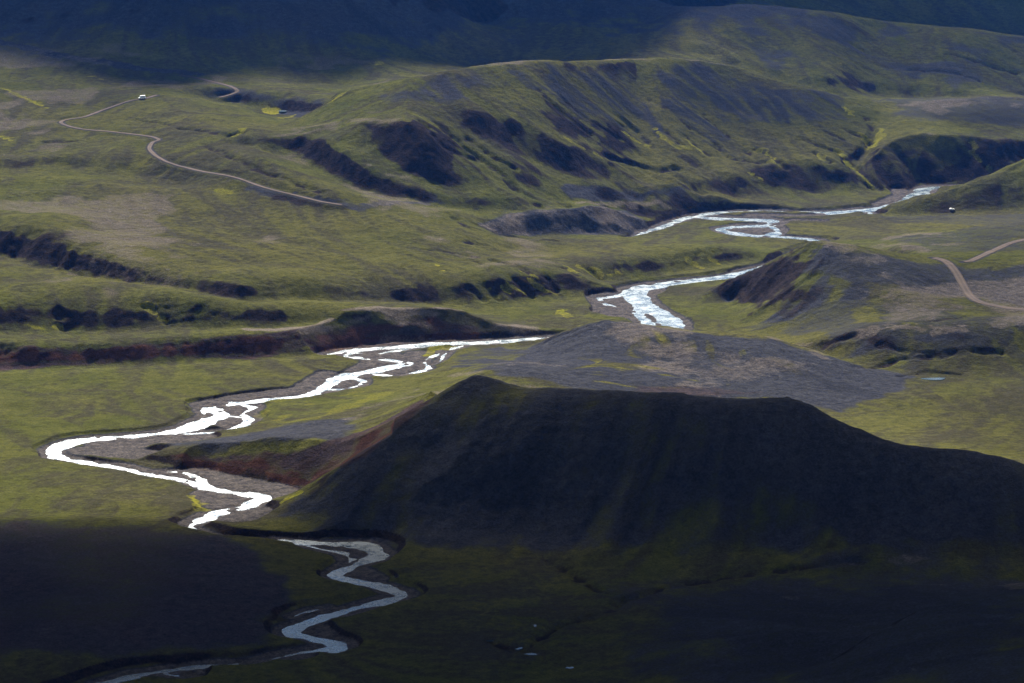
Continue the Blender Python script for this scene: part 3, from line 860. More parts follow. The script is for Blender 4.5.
tan = np.maximum(tan, .5 * strip([(775, 338), (800, 345), (822, 356)], 4, 4, 2))
tan = np.maximum(tan, .5 * strip([(352, 121), (372, 119.5), (395, 120)], 4, 4, 2))
tan = np.maximum(tan, .5 * strip([(450, 376), (477, 372)], 3, 4, 2))
tan = np.maximum(tan, .47 * gravel_bed * sstep(1.5, 4.5, dzn_n * -1 + 4))
tan = np.maximum(tan, .5 * sstep(.2, .75, fbm(Xf, Yf, 85, 4, 501) + .35 * n_mid) * sstep(6, 14, Zf) * (1 - jf) * sstep(2560, 2450, Yf) * sstep(.38, .2, slb))
tan = np.maximum(tan, .5 * mnd * (.7 + .5 * n_mid))
tan = np.maximum(tan, .5 * strip([(890, 238), (915, 234), (935, 233.5)], 8, 6, 3))
tan = np.maximum(tan, .35 * strip([(500, 364), (520, 362.5), (545, 365)], 8, 6, 4))
# wet moss in the rills and springs
moss = np.zeros(Xf.shape)
for l, r in [([(565, 138), (579, 146), (596, 154)], 1.6), ([(625, 133), (633, 139), (649, 146)], 2.6), ([(655, 129), (664, 139), (676, 147), (688, 147)], 2.4),
             ([(688, 141), (703, 153)], 2.5), ([(755, 149), (766, 153), (774, 159), (773, 163)], 2.2), ([(837, 152), (845, 160), (848, 164)], 4.0),
             ([(848, 164), (854, 170), (864, 178), (872, 186)], 3.0), ([(866, 142), (873, 147), (880, 135), (882, 129)], 3.0), ([(858, 133), (868, 138)], 1.5),
             ([(751, 174), (760, 179)], 3.0), ([(844, 106), (850, 114)], 4), ([(974, 145), (972, 153)], 2.0), ([(972, 153), (989, 168)], 1.6), ([(818, 155), (822, 160)], 3),
             ([(526, 273), (535, 276)], 2), ([(530, 279), (539, 288), (550, 292), (558, 293)], 1.6), ([(500, 286), (509, 294)], 1.4), ([(508, 284), (524, 293)], 1.4), ([(490, 287), (498, 294)], 1.2),
             ([(569, 267), (578, 275)], 1.5), ([(580, 267), (595, 277)], 1.5), ([(590, 269), (601, 275)], 1.2), ([(436, 264), (444, 271)], 1.6),
             ([(267, 109), (278, 112), (271, 113)], 4), ([(280, 118), (292, 116), (296, 114)], 1.0), ([(333, 100), (344, 93)], 3.5), ([(0, 88), (20, 96), (47, 108)], 2.5), ([(233, 136), (244, 128)], 3),
             ([(145, 305), (156, 313), (166, 321)], 1.6), ([(690, 262), (700, 266)], 3), ([(710, 260), (718, 264)], 2), ([(216, 190), (230, 192)], 3), ([(25, 325), (45, 329), (60, 327)], 2.0),
             ([(285, 500), (302, 492)], 3.5), ([(192, 497), (198, 506), (204, 510)], 2.5), ([(90, 76), (100, 79)], 2), ([(380, 62), (376, 66)], 3), ([(0, 137), (10, 140)], 3),
             ([(425, 356), (436, 350), (455, 347)], 2.5), ([(610, 275), (625, 271)], 1.5), ([(560, 310), (568, 316)], 4)]:
    add(moss, strip(l, .6 * r + .5, 2.0, 2.6) * (.5 + .5 * sstep(-.3, .4, n_fine)))
add(moss, patch([(261, 108), (276, 107), (282, 111), (275, 115), (264, 113)], 2, 2))
iz = patch([(590, 345), (640, 330), (720, 345), (800, 365), (820, 380), (740, 385), (640, 385), (560, 378)], 8, 8)
add(moss, .42 * iz * sstep(.68, .95, s02) * sstep(-.1, .5, n_big))
add(moss, .4 * patch([(582, 374), (620, 370), (660, 381), (650, 388), (600, 386)], 8, 10) * sstep(.5, .85, s02))
add(moss, .4 * patch([(250, 405), (330, 393), (380, 388), (420, 380), (380, 402), (320, 418), (260, 422)], 6, 10) * sstep(-.15, .25, n_mid))
add(moss, .22 * patch([(700, 300), (735, 305), (745, 325), (720, 331), (690, 325)], 10, 10))
add(moss, .2 * patch([(140, 420), (190, 405), (205, 412), (185, 427), (150, 432)], 10, 8))
add(moss, .16 * patch([(830, 222), (900, 219), (920, 226), (860, 232)], 12, 10))
add(moss, .12 * patch([(360, 205), (430, 215), (480, 230), (400, 225)], 12, 12))
gravel = gravel * (1 - .85 * moss)
gravel = gravel * (1 - .75 * iz * sstep(.52, .85, .65 * s02 + .35 * s01) * sstep(-.5, .2, n_big))
# browner, drier sward
dry = np.clip(.5 + .6 * fbm(Xf, Yf, 130, 4, 201), 0, 1)
dry = np.maximum(dry * .8, .9 * patch([(850, 430), (900, 395), (1060, 385), (1100, 470), (950, 455)], 15, 15) * .7)

# ------------------------------------------------------------------ materials
MATS = {}


def new_mat(name):
    m = bpy.data.materials.new(name)
    m.use_nodes = True
    nt = m.node_tree
    nt.nodes.clear()
    out = nt.nodes.new('ShaderNodeOutputMaterial')
    MATS[name] = m
    return m, nt, out


class NB:
    def __init__(s, nt):
        s.nt = nt

    def n(s, t, **kw):
        nd = s.nt.nodes.new(t)
        for k, v in kw.items():
            setattr(nd, k, v)
        return nd

    def link(s, a, b):
        s.nt.links.new(a, b)

    def noise(s, vec, scale, detail=3, rough=.55):
        nd = s.n('ShaderNodeTexNoise')
        nd.inputs['Scale'].default_value = scale
        nd.inputs['Detail'].default_value = detail
        nd.inputs['Roughness'].default_value = rough
        s.link(vec, nd.inputs['Vector'])
        return nd.outputs['Fac']

    def ramp(s, fac, a, b, lo=0., hi=1.):
        nd = s.n('ShaderNodeMapRange')
        nd.inputs[1].default_value = a
        nd.inputs[2].default_value = b
        nd.inputs[3].default_value = lo
        nd.inputs[4].default_value = hi
        s.link(fac, nd.inputs[0])
        return nd.outputs[0]

    def mix(s, fac, a, b, mode='MIX'):
        nd = s.n('ShaderNodeMix', data_type='RGBA', blend_type=mode)
        for sock, v in ((nd.inputs[0], fac), (nd.inputs[6], a), (nd.inputs[7], b)):
            if isinstance(v, (int, float)):
                sock.default_value = v
            elif isinstance(v, tuple):
                sock.default_value = (*v, 1)
            else:
                s.link(v, sock)
        return nd.outputs[2]

    def math(s, op, a, b=0.):
        nd = s.n('ShaderNodeMath', operation=op)
        for sock, v in ((nd.inputs[0], a), (nd.inputs[1], b)):
            if isinstance(v, (int, float)):
                sock.default_value = v
            else:
                s.link(v, sock)
        return nd.outputs[0]


def make_ground():
    m, nt, out = new_mat('upland_ground')
    b = NB(nt)
    pos = b.n('ShaderNodeNewGeometry').outputs['Position']
    a1 = b.n('ShaderNodeAttribute', attribute_name='cover_a')
    a2 = b.n('ShaderNodeAttribute', attribute_name='cover_b')
    s1 = b.n('ShaderNodeSeparateColor')
    s2 = b.n('ShaderNodeSeparateColor')
    b.link(a1.outputs['Color'], s1.inputs[0])
    b.link(a2.outputs['Color'], s2.inputs[0])
    gv, so, mo = s1.outputs
    rd, tn, dr = s2.outputs
    st_f, st_c = a1.outputs['Alpha'], a2.outputs['Alpha']
    n0 = b.noise(pos, .009, 5, .62)
    n1 = b.noise(pos, .035, 5, .62)
    n2 = b.noise(pos, .22, 5, .7)
    n3 = b.noise(pos, .9, 4, .7)
    grass = b.mix(b.ramp(n1, .35, .65), (.064, .071, .021), (.099, .102, .030))
    grass = b.mix(b.math('MULTIPLY', dr, .7), grass, (.110, .097, .036))
    # heath: darker purplish brown cover in patches and drawn-out streaks
    hf = b.math('ADD', b.math('MULTIPLY', n0, .9), b.math('ADD', b.math('MULTIPLY', n2, .5), b.math('MULTIPLY', st_f, .30)))
    grass = b.mix(b.ramp(hf, .76, 1.0, 0, .85), grass, (.054, .049, .036))
    grass = b.mix(b.ramp(b.math('ADD', n2, b.math('MULTIPLY', n3, .4)), .68, .86, 0, .6), grass, (.040, .043, .020))
    grass = b.mix(b.ramp(b.math('ADD', n2, b.math('MULTIPLY', n3, .5)), .72, .58, 0, .2), grass, (.135, .125, .055))
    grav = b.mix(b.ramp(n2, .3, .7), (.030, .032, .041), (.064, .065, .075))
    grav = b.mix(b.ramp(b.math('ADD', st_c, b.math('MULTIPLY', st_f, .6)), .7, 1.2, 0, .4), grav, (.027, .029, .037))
    soilc = b.mix(b.ramp(n2, .35, .7), (.017, .016, .018), (.048, .037, .034))
    redc = b.mix(b.ramp(b.math('ADD', b.math('MULTIPLY', n2, .6), b.math('MULTIPLY', st_f, .4)), .3, .7), (.038, .021, .019), (.094, .047, .035))
    tanc = b.mix(b.ramp(n2, .3, .7), (.125, .102, .086), (.195, .165, .140))
    mossc = b.mix(b.ramp(n2, .35, .65), (.13, .14, .02), (.25, .225, .035))

    def edge(w, amt=.6):          # break the border up with noise
        f = b.math('ADD', w, b.math('MULTIPLY', b.math('SUBTRACT', b.math('ADD', b.math('MULTIPLY', n2, .6), b.math('MULTIPLY', n3, .4)), .5), amt * 1.6))
        return b.ramp(f, .25, .75)
    red_or = b.mix(edge(rd), soilc, redc)
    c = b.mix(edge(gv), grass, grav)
    c = b.mix(edge(so), c, red_or)
    c = b.mix(b.math('MULTIPLY', edge(rd), b.math('SUBTRACT', 1., so)), c, b.mix(.5, redc, grav))
    c = b.mix(b.math('MULTIPLY', edge(tn), .85), c, tanc)
    c = b.mix(edge(mo, .35), c, mossc)
    c = b.mix(1., c, b.mix(b.ramp(n3, .25, .75), (.52, .52, .52), (1.48, 1.48, 1.48)), 'MULTIPLY')
    bump = b.n('ShaderNodeBump')
    bump.inputs['Strength'].default_value = .8
    bump.inputs['Distance'].default_value = 1.0
    hgt = b.math('ADD', b.math('MULTIPLY', n2, 2.0), b.math('MULTIPLY', n3, .7))
    b.link(hgt, bump.inputs['Height'])
    d = b.n('ShaderNodeBsdfDiffuse')
    d.inputs['Roughness'].default_value = .6
    b.link(c, d.inputs['Color'])
    b.link(bump.outputs[0], d.inputs['Normal'])
    b.link(d.outputs[0], out.inputs[0])
    return m


def make_water():
    m, nt, out = new_mat('river_water')
    b = NB(nt)
    pos = b.n('ShaderNodeNewGeometry').outputs['Position']
    n1 = b.noise(pos, .12, 4, .6)
    p = b.n('ShaderNodeBsdfPrincipled')
    b.link(b.mix(b.ramp(n1, .35, .65), (.03, .05, .065), (.07, .095, .115)), p.inputs['Base Color'])
    b.link(b.ramp(b.math('ADD', b.math('MULTIPLY', n1, .6), b.math('MULTIPLY', b.noise(pos, .5, 4, .7), .4)), .36, .64, .15, .40), p.inputs['Roughness'])
    p.inputs['IOR'].default_value = 1.333
    p.inputs['Specular Tint'].default_value = (.66, .85, 1.0, 1)      # reflection tinted blue to imitate a bluer sky
    bump = b.n('ShaderNodeBump')
    bump.inputs['Strength'].default_value = .6
    bump.inputs['Distance'].default_value = .35
    b.link(b.noise(pos, .55, 5, .7), bump.inputs['Height'])
    b.link(bump.outputs[0], p.inputs['Normal'])
    b.link(p.outputs[0], out.inputs[0])
    return m


def make_road():
    m, nt, out = new_mat('road_gravel')
    b = NB(nt)
    pos = b.n('ShaderNodeNewGeometry').outputs['Position']
    n1 = b.noise(pos, .3, 4, .6)
    d = b.n('ShaderNodeBsdfDiffuse')
    a = b.n('ShaderNodeAttribute', attribute_name='rut')
    c = b.mix(b.ramp(n1, .3, .7), (.062, .050, .043), (.095, .077, .067))
    c = b.mix(b.ramp(b.noise(pos, .06, 3), .4, .65, 0, .75), c, (.055, .047, .044))
    c = b.mix(b.math('MULTIPLY', a.outputs['Fac'], .4), c, (.125, .103, .09))
    b.link(c, d.inputs['Color'])
    b.link(d.outputs[0], out.inputs[0])
    return m


GROUND, WATER, ROAD = make_ground(), make_water(), make_road()


def tag(o, label, cat, kind=None, group=None):
    o['label'] = label
    if cat:
        o['category'] = cat
    if kind:
        o['kind'] = kind
    if group:
        o['group'] = group
    return o


def grid_mesh(name, cells, zarr, mat, attrs=None):
    """one mesh from the chosen cells of the survey grid"""
    i, j = np.nonzero(cells)
    q = np.column_stack([i * NC + j, i * NC + j + 1, (i + 1) * NC + j + 1, (i + 1) * NC + j])
    used, inv = np.unique(q, return_inverse=True)
    q = inv.reshape(q.shape)
    me = bpy.data.meshes.new(name)
    me.vertices.add(len(used))
    co = np.column_stack([Xf[used], Yf[used], zarr[used]]).astype(np.float32)
    me.vertices.foreach_set('co', co.ravel())
    me.loops.add(q.size)
    me.loops.foreach_set('vertex_index', q.ravel().astype(np.int32))
    me.polygons.add(len(q))
    me.polygons.foreach_set('loop_start', (np.arange(len(q)) * 4).astype(np.int32))
    me.polygons.foreach_set('use_smooth', np.ones(len(q), bool))
    for an, arr in (attrs or {}).items():
        at_ = me.attributes.new(an, 'FLOAT_COLOR', 'POINT')
        v = np.ones((len(used), 4), np.float32)
        v[:] = arr[used]
        at_.data.foreach_set('color', v.ravel())
    me.update(calc_edges=True)
    me.materials.append(mat)
    o = bpy.data.objects.new(name, me)
    col.objects.link(o)
    return o


# ------------------------------------------------------------------ landforms: the sheet cut along its feet
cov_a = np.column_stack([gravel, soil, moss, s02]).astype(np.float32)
cov_b = np.column_stack([red, tan, dry, s01]).astype(np.float32)
reg = np.zeros((NR - 1, NC - 1), np.int32)
cx = (Xc[:-1, :-1] + Xc[1:, 1:]) * .5
cy = (Yc[:-1, :-1] + Yc[1:, 1:]) * .5


def G0(l):
    return [at(x, y, z)[:2] for x, y, z in l]


def B0(ps, d):
    return [(p[0] * (1 + d / p[1]), p[1] + d) for p in ps]


REGIONS = [
    ('grassland', 'rolling grassy upland left of the river, crossed by shallow dark slopes', 'grassland',
     G0([(-3000, 250, 20), (-60, 252, 25), (0, 258, 25), (100, 277, 23), (200, 292, 21), (300, 299, 17), (400, 303, 9), (470, 304, 5), (552, 295, 3), (600, 281, 3), (690, 269, 3), (750, 259, 3), (700, 242, 3), (640, 234, 2), (500, 231, 14), (470, 213, 25), (380, 199, 38), (300, 172, 53), (235, 150, 60), (200, 100, 66), (110, 64, 78), (0, 42, 86), (-60, 34, 90), (-3000, 34, 90)])),
    ('terrace', 'grass topped tongue of land with a dark eroded front, at left', 'terrace',
     G0([(-3000, 331, 14), (-60, 333, 14), (60, 330, 13), (170, 326, 13), (246, 325, 14), (310, 321, 14), (350, 317, 15), (425, 309, 8), (425, 304, 6), (400, 302, 10), (300, 300, 18), (240, 299, 20), (160, 289, 23), (100, 278, 24), (0, 259, 26), (-60, 252, 26), (-3000, 252, 26)])),
    ('terrace', 'long low bench with a red brown cliff above the river meadow', 'terrace',
     G0([(-3000, 372, 2.6), (-60, 372, 2.6), (60, 365, 2.6), (170, 362, 2.6), (253, 358, 2.6), (350, 351, 2), (430, 346, 2), (484, 342, 2), (500, 336, 4), (545, 333, 3.5), (500, 322, 5), (425, 310, 8), (350, 317.2, 15), (310, 321.2, 14), (246, 325.2, 14), (170, 326.2, 13), (60, 330.2, 13), (-60, 333.2, 14), (-3000, 331.2, 14)])),
    ('hill', 'broad green and slate hill with long gullied flank, top centre', 'hill',
     G0([(235, 150, 60), (300, 160, 52), (340, 178, 43), (400, 196, 32), (480, 206, 23), (540, 208, 20), (610, 209, 12), (668, 220, 2), (690, 214, 2), (775, 208, 2), (842, 193, 3), (880, 191, 3), (862, 170, 10), (866, 140, 36), (880, 118, 46), (880, 100, 50)]) + B0([p[:2] for p in P[::-1]], 60) + G0([(300, 95, 66), (205, 97, 64)])),
    ('gravel_mound', 'grey gravel mound with terraced top beside the upper river', 'mound',
     G0([(490, 231, 14), (560, 233.5, 8), (640, 233, 1.5), (655, 229, 1), (640, 219, 2), (610, 214, 6), (590, 205, 18), (520, 207, 20), (480, 215, 22)])),
    ('plateau', 'level pale plateau with a dark bluff facing the river, right edge', 'plateau',
     G0([(880, 190.5, 3), (905, 191, 3), (947, 187.5, 3), (985, 179, 8), (1024, 167, 12), (1090, 161, 14), (4000, 150, 14), (4000, 92, 53), (1090, 96, 53), (1024, 96, 53), (890, 96, 48), (880, 100, 50), (880, 118, 46), (866, 140, 36), (862, 170, 10)])),
    ('hill', 'smooth dim hill behind the plateau under the darkest mountain', 'hill',
     G0([(700, 60, 64), (746, 72, 56), (800, 82, 51), (890, 95.5, 48), (1024, 95.5, 53), (1090, 95.5, 53), (4000, 92, 53)]) + B0([p[:2] for p in Q[::-1]], 110)),
    ('hill', 'grassy spur with dark streaked slope running in from the right edge', 'hill',
     G0([(893, 215, 3.5), (958, 213.5, 5), (1024, 211, 7), (1090, 209, 8), (4000, 205, 8)]) + B0([p[:2] for p in gG[::-1]], 45)),
    ('hill', 'pointed hill with streaked dark left flank and a road on its back', 'hill',
     G0([(700, 294, 3), (715, 301, 2.6), (738, 313, 2.6), (750, 329, 2.6), (775, 340, 4), (800, 352, 4), (850, 364, 4), (900, 372, 3.5), (950, 372, 3.5), (1000, 368, 4), (1090, 364, 4), (4000, 360, 4), (4000, 245, 28), (1090, 245, 28), (980, 243, 21), (885, 243, 12), (850, 243, 12)]) + B0([p[:2] for p in h0[:7][::-1]], 42)),
    ('gravel_hill', 'grey gravel hill streaked with moss, behind the dark foreground hill', 'hill',
     G0([(430, 374, 2.2), (455, 354, 2.5), (490, 349, 3.5), (530, 347, 3), (545, 342, 1.5)]) + B0([p[:2] for p in hi[2:11]], 24) + G0([(865, 366, 5), (910, 376, 3), (880, 396, 3), (850, 413, 3), (800, 404, 6)]) + B0([p[:2] for p in J[2:12][::-1]], 75)),
    ('hill', 'large dark foreground hill with a sharp crest, lying in cloud shade', 'hill',
     G0([(282, 515, 3.5), (330, 534, 4), (390, 541, 4), (477, 549, 4), (586, 554, 5), (690, 557, 7), (811, 557, 10), (1000, 557, 13), (1100, 557, 13), (4000, 557, 13), (4000, 480, 3)]) + B0([p[:2] for p in J[12:][::-1]], 40) + B0([p[:2] for p in J[2:12][::-1]], 75) + G0([(425, 384, 9), (345, 406, 7), (270, 429, 5), (185, 443, 3), (140, 456, 2), (165, 464, 2), (215, 473, 2), (245, 477, 2), (290, 491, 3)])),
    ('terrace', 'dark gravel flat in cloud shade, lower left corner', 'terrace',
     G0([(-3000, 517, 3), (-60, 517, 3.5), (110, 516.5, 4), (160, 519, 4), (225, 531, 4), (262, 541, 4), (280, 560, 3), (295, 590, 3), (270, 630, 3), (200, 655, 3), (-60, 668, 4), (-3000, 660, 4)])),
    ('hill', 'dark rise filling the lower right corner', 'hill',
     G0([(4000, 557.5, 13), (1000, 557.5, 13), (811, 557.5, 10), (690, 557.5, 7), (640, 575, 7), (640, 640, 7), (650, 720, 8), (700, 900, 20), (4000, 900, 40)])),
    ('mountain', 'deeply shaded mountainside along the top edge', 'mountain',
     G0([(-3000, 34, 90), (-60, 34, 90), (0, 40, 87), (120, 63, 78), (200, 74, 72), (290, 81, 67), (380, 81, 66), (470, 72, 66)]) + B0([p[:2] for p in P[6:14]], 75) + B0([p[:2] for p in Q], 115) + [(6000, 2600), (30000, 21000), (-30000, 21000), (-6000, 2600)]),
]
for k, (nm, lb, cat, poly) in enumerate(REGIONS):
    reg[inside(poly, cx, cy) & (reg == 0)] = k + 1
counts = []
for k in range(len(REGIONS) + 1):
    if k == 0:
        nm, lb, cat = 'valley_floor', 'green valley floor with gravel river bed winding across it', 'valley floor'
    else:
        nm, lb, cat, _ = REGIONS[k - 1]
    cells = reg == k
    counts.append(int(cells.sum()))
    if counts[-1]:
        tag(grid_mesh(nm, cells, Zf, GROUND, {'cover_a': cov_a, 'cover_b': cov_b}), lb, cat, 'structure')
print('regions', counts)

# ------------------------------------------------------------------ water
wet = (Zf < .02).reshape(NR, NC)
wc = wet[:-1, :-1] | wet[1:, :-1] | wet[:-1, 1:] | wet[1:, 1:]
wc &= (cy > 900) & (cy < 3200)
tag(grid_mesh('river', wc, np.zeros_like(Zf), WATER), 'braided silvery river winding down the whole valley', 'river', 'structure')

# ------------------------------------------------------------------ roads
for nm, lb, hw, c in road_lines:
    t = np.gradient(c[:, :2], axis=0)
    t /= np.linalg.norm(t, axis=1)[:, None]
    nrm = np.column_stack([-t[:, 1], t[:, 0]])
    offs = np.array([-1.25, -1.0, -.72, -.5, -.28, 0, .28, .5, .72, 1.0, 1.25]) * hw
    hz = np.array([-.5, .16, .14, .1, .14, .2, .14, .1, .14, .16, -.5]) + .1
    rut = np.array([0, 0, .3, 1, .3, 0, .3, 1, .3, 0, 0])
    m, w = len(c), len(offs)
    V = np.empty((m, w, 3))
    jig = 1 + .1 * noise(c[:, 0], c[:, 1], 9, 4)
    V[:, :, :2] = c[:, None, :2] + nrm[:, None, :] * (offs[None, :, None] * jig[:, None, None])
    V[:, :, 2] = c[:, 2][:, None] + hz[None]
    faces = [(a * w + k, a * w + k + 1, (a + 1) * w + k + 1, (a + 1) * w + k) for a in range(m - 1) for k in range(w - 1)]
    me = bpy.data.meshes.new(nm)
    me.from_pydata(V.reshape(-1, 3).tolist(), [], faces)
    at_ = me.attributes.new('rut', 'FLOAT', 'POINT')
    at_.data.foreach_set('value', np.tile(rut, m).astype(np.float32))
    me.polygons.foreach_set('use_smooth', np.ones(len(faces), bool))
    me.materials.append(ROAD)
    o = bpy.data.objects.new(nm, me)
    col.objects.link(o)
    tag(o, lb, 'road', 'structure')

# ------------------------------------------------------------------ ponds
def pond(label, px, py, rx, ry, seed, cat='pond'):
    c = hit(px, py)
    m = 28
    rng = random.Random(seed)
    ph = [rng.uniform(0, 6.28) for _ in range(4)]
    ring = []
    for k in range(m):
        a_ = 2 * math.pi * k / m
        r = 1 + .18 * math.sin(2 * a_ + ph[0]) + .12 * math.sin(3 * a_ + ph[1]) + .07 * math.sin(5 * a_ + ph[2])
        ring.append((c[0] + rx * r * math.cos(a_), c[1] + ry * r * math.sin(a_)))
    s_ = box_sel(ring, 10)
    d_ = np.hypot((Xf[s_] - c[0]) / rx, (Yf[s_] - c[1]) / ry)
    zw = float(min(np.median(ground(np.array([p[0] for p in ring]), np.array([p[1] for p in ring]))), c[2])) + .18
    z0 = [max(zw, float(v) + .05) for v in ground(np.array([p[0] for p in ring]), np.array([p[1] for p in ring]))]
    V_ = [(c[0], c[1], zw)] + [(x, y, zw) for x, y in ring] + [(c[0] + (x - c[0]) * 1.06, c[1] + (y - c[1]) * 1.06, zw - 1.2) for x, y in ring]
    F_ = [(0, 1 + k, 1 + (k + 1) % m) for k in range(m)] + [(1 + k, 1 + m + k, 1 + m + (k + 1) % m, 1 + (k + 1) % m) for k in range(m)]
    me = bpy.data.meshes.new('pond')
    me.from_pydata(V_, [], F_)
    me.materials.append(POND)
    o = bpy.data.objects.new('pond', me)
    col.objects.link(o)
    tag(o, label, cat, 'structure')


POND = WATER.copy()
POND.name = 'pond_water'
POND.node_tree.nodes['Principled BSDF'].inputs['Roughness'].default_value = .08
for l_ in list(POND.node_tree.links):
    if l_.to_socket.name == 'Roughness':
        POND.node_tree.links.remove(l_)
pond('small blue pond at the edge of the right hand meadow', 934, 379, 6.0, 3.2, 1)
pond('tiny spring pool in the yellow moss hollow', 284, 110.5, 4.5, 7, 2)
pond('tiny bright pool on the shaded plain, furthest left', 490, 640.5, 2.4, .8, 3)
pond('narrow bright pool on the shaded plain, second from the left', 518, 648, 1.5, 2.4, 4)
pond('narrow bright pool on the shaded plain, beside the second', 531, 654.5, 2.8, 1.0, 5)
pond('tiny bright pool on the shaded plain, furthest right', 570, 668, 2.0, .9, 6)
pond('tiny pool on the shaded plain by a bend of the dry stream', 535, 626, .6, 2.0, 7)


# ------------------------------------------------------------------ vehicles
def flat_mat(name, colr, rough=.5, metal=0.):
    m, nt, out = new_mat(name)
    b = NB(nt)
    pos = b.n('ShaderNodeNewGeometry').outputs['Position']
    p = b.n('ShaderNodeBsdfPrincipled')
    b.link(b.mix(b.ramp(b.noise(pos, 2.5, 3), .35, .7, 0, .5), colr, tuple(v * .75 + .02 for v in colr)), p.inputs['Base Color'])
    p.inputs['Roughness'].default_value = rough
    p.inputs['Metallic'].default_value = metal
    b.link(p.outputs[0], out.inputs[0])
    return m


PAINT, GLASS_M, RUBBER, STEEL, LAMP = (flat_mat('white_paint', (.78, .78, .76), .3), flat_mat('dark_glass', (.02, .025, .03), .08), flat_mat('tyre_rubber', (.02, .02, .02), .8),
                                       flat_mat('wheel_steel', (.4, .4, .4), .35, .8), flat_mat('lamp_lens', (.7, .68, .6), .15))


def mesh_obj(name, V_, F_, mat, parent=None, bevel=0.):
    me = bpy.data.meshes.new(name)
    me.from_pydata(V_, [], F_)
    me.materials.append(mat)
    o = bpy.data.objects.new(name, me)
    col.objects.link(o)
    if parent:
        o.parent = parent
    if bevel:
        md = o.modifiers.new('soft_edges', 'BEVEL')
        md.width = bevel
        md.segments = 2
    return o


def loft(name, secs, mat, parent, bevel=.04):
    """cross sections (x, half width low, half width high, z low, z high) joined along the car"""
    V_, F_ = [], []
    for x, w0, w1, z0, z1 in secs:
        V_ += [(x, -w0, z0), (x, w0, z0), (x, w1, z1), (x, -w1, z1)]
    for k in range(len(secs) - 1):
        for q in range(4):
            a_, b_ = 4 * k + q, 4 * k + (q + 1) % 4
            F_.append((a_, a_ + 4, b_ + 4, b_))
    F_.append((0, 1, 2, 3))
    e = 4 * (len(secs) - 1)
    F_.append((e + 3, e + 2, e + 1, e))
    return mesh_obj(name, V_, F_, mat, parent, bevel)


def disc(name, r, w, mat, parent, loc):
    m = 20
    V_ = [(r * math.cos(2 * math.pi * k / m), sy * w / 2, r * math.sin(2 * math.pi * k / m)) for sy in (-1, 1) for k in range(m)]
    F_ = [(k, (k + 1) % m, m + (k + 1) % m, m + k) for k in range(m)] + [tuple(range(m))[::-1], tuple(range(m, 2 * m))]
    o = mesh_obj(name, V_, F_, mat, parent, .02)
    o.location = loc
    return o


def vehicle(name, label, px, py, heading, L_, h, boxy):
    c = hit(px, py)
    t = bpy.data.objects.new(name, None)
    col.objects.link(t)
    t.location = (c[0], c[1], float(ground(np.array([c[0]]), np.array([c[1]]))[0]) + .32)
    t.rotation_euler = (0, 0, heading)
    tag(t, label, 'car', None, 'white vehicles')
    hl = L_ / 2
    w = .98
    body = loft('body', [(-hl, w * .9, w * .9, .45, 1.0), (-hl + .15, w, w * .97, .32, 1.12), (hl - 1.1, w, w * .97, .30, 1.10), (hl - .25, w * .97, w * .92, .34, .98), (hl, w * .85, w * .85, .45, .85)], PAINT, t)
    if boxy:
        loft('cabin', [(-hl + .05, w * .95, w * .9, 1.08, h), (hl - 1.7, w * .95, w * .9, 1.08, h + .02), (hl - 1.15, w * .93, w * .84, 1.08, h - .25), (hl - .8, w * .92, w * .8, 1.06, 1.2)], PAINT, t, .06)
    else:
        loft('cabin', [(-hl + .12, w * .92, w * .84, 1.08, 1.3), (-hl + .45, w * .93, w * .8, 1.08, h), (hl - 2.1, w * .93, w * .8, 1.08, h), (hl - 1.2, w * .92, w * .8, 1.06, 1.16)], PAINT, t, .05)
    zt = h - .22
    for sy in (-1, 1):
        y0 = sy * w * .955
        mesh_obj('side_window', [(-hl + .6, y0, 1.22), (hl - 1.7, y0, 1.22), (hl - 1.95, sy * w * .9, zt), (-hl + .7, sy * w * .9, zt)], [(0, 1, 2, 3)], GLASS_M, t)
        mesh_obj('headlight', [(hl + .012, sy * .78, .68), (hl + .012, sy * .5, .68), (hl + .012, sy * .5, .82), (hl + .012, sy * .78, .82)], [(0, 1, 2, 3)], LAMP, t)
        for x in (-hl + .85, hl - .95):
            wh = bpy.data.objects.new('wheel', None)
            wh = disc('wheel', .37, .24, RUBBER, t, (x, sy * (w - .1), .37))
            disc('rim', .22, .05, STEEL, wh, (0, sy * .11, 0))
    xw = hl - 1.0
    mesh_obj('windscreen', [(xw + .03, -.72, 1.18), (xw + .03, .72, 1.18), (xw - .33, .66, zt + .02), (xw - .33, -.66, zt + .02)], [(0, 1, 2, 3)], GLASS_M, t)
    mesh_obj('rear_window', [(-hl + .0, -.7, 1.2), (-hl + .0, .7, 1.2), (-hl + .03, .66, zt), (-hl + .03, -.66, zt)], [(0, 3, 2, 1)], GLASS_M, t)
    mesh_obj('bumper', [(hl + .05, -.85, .42), (hl + .05, .85, .42), (hl + .05, .85, .58), (hl + .05, -.85, .58), (hl - .1, -.9, .42), (hl - .1, .9, .42), (hl - .1, .9, .58), (hl - .1, -.9, .58)],
             [(0, 1, 2, 3), (4, 7, 6, 5), (0, 4, 5, 1), (3, 2, 6, 7), (0, 3, 7, 4), (1, 5, 6, 2)], RUBBER, t)
    return t


vehicle('van', 'white van on the winding dirt road at upper left', 142, 99, math.radians(200), 5.4, 2.5, True)
vehicle('car', 'small white car standing below the dark spur near the right edge', 952, 210.5, math.radians(10), 3.7, 1.5, False)

# ------------------------------------------------------------------ clouds overhead: they shade the land, some added only to dim it
sunv = np.array([math.sin(math.radians(SUN_AZ)), math.cos(math.radians(SUN_AZ)), math.tan(math.radians(SUN_EL))])


def overhead(p, alt):
    k = (alt - p[2]) / sunv[2]
    return (p[0] + sunv[0] * k, p[1] + sunv[1] * k)


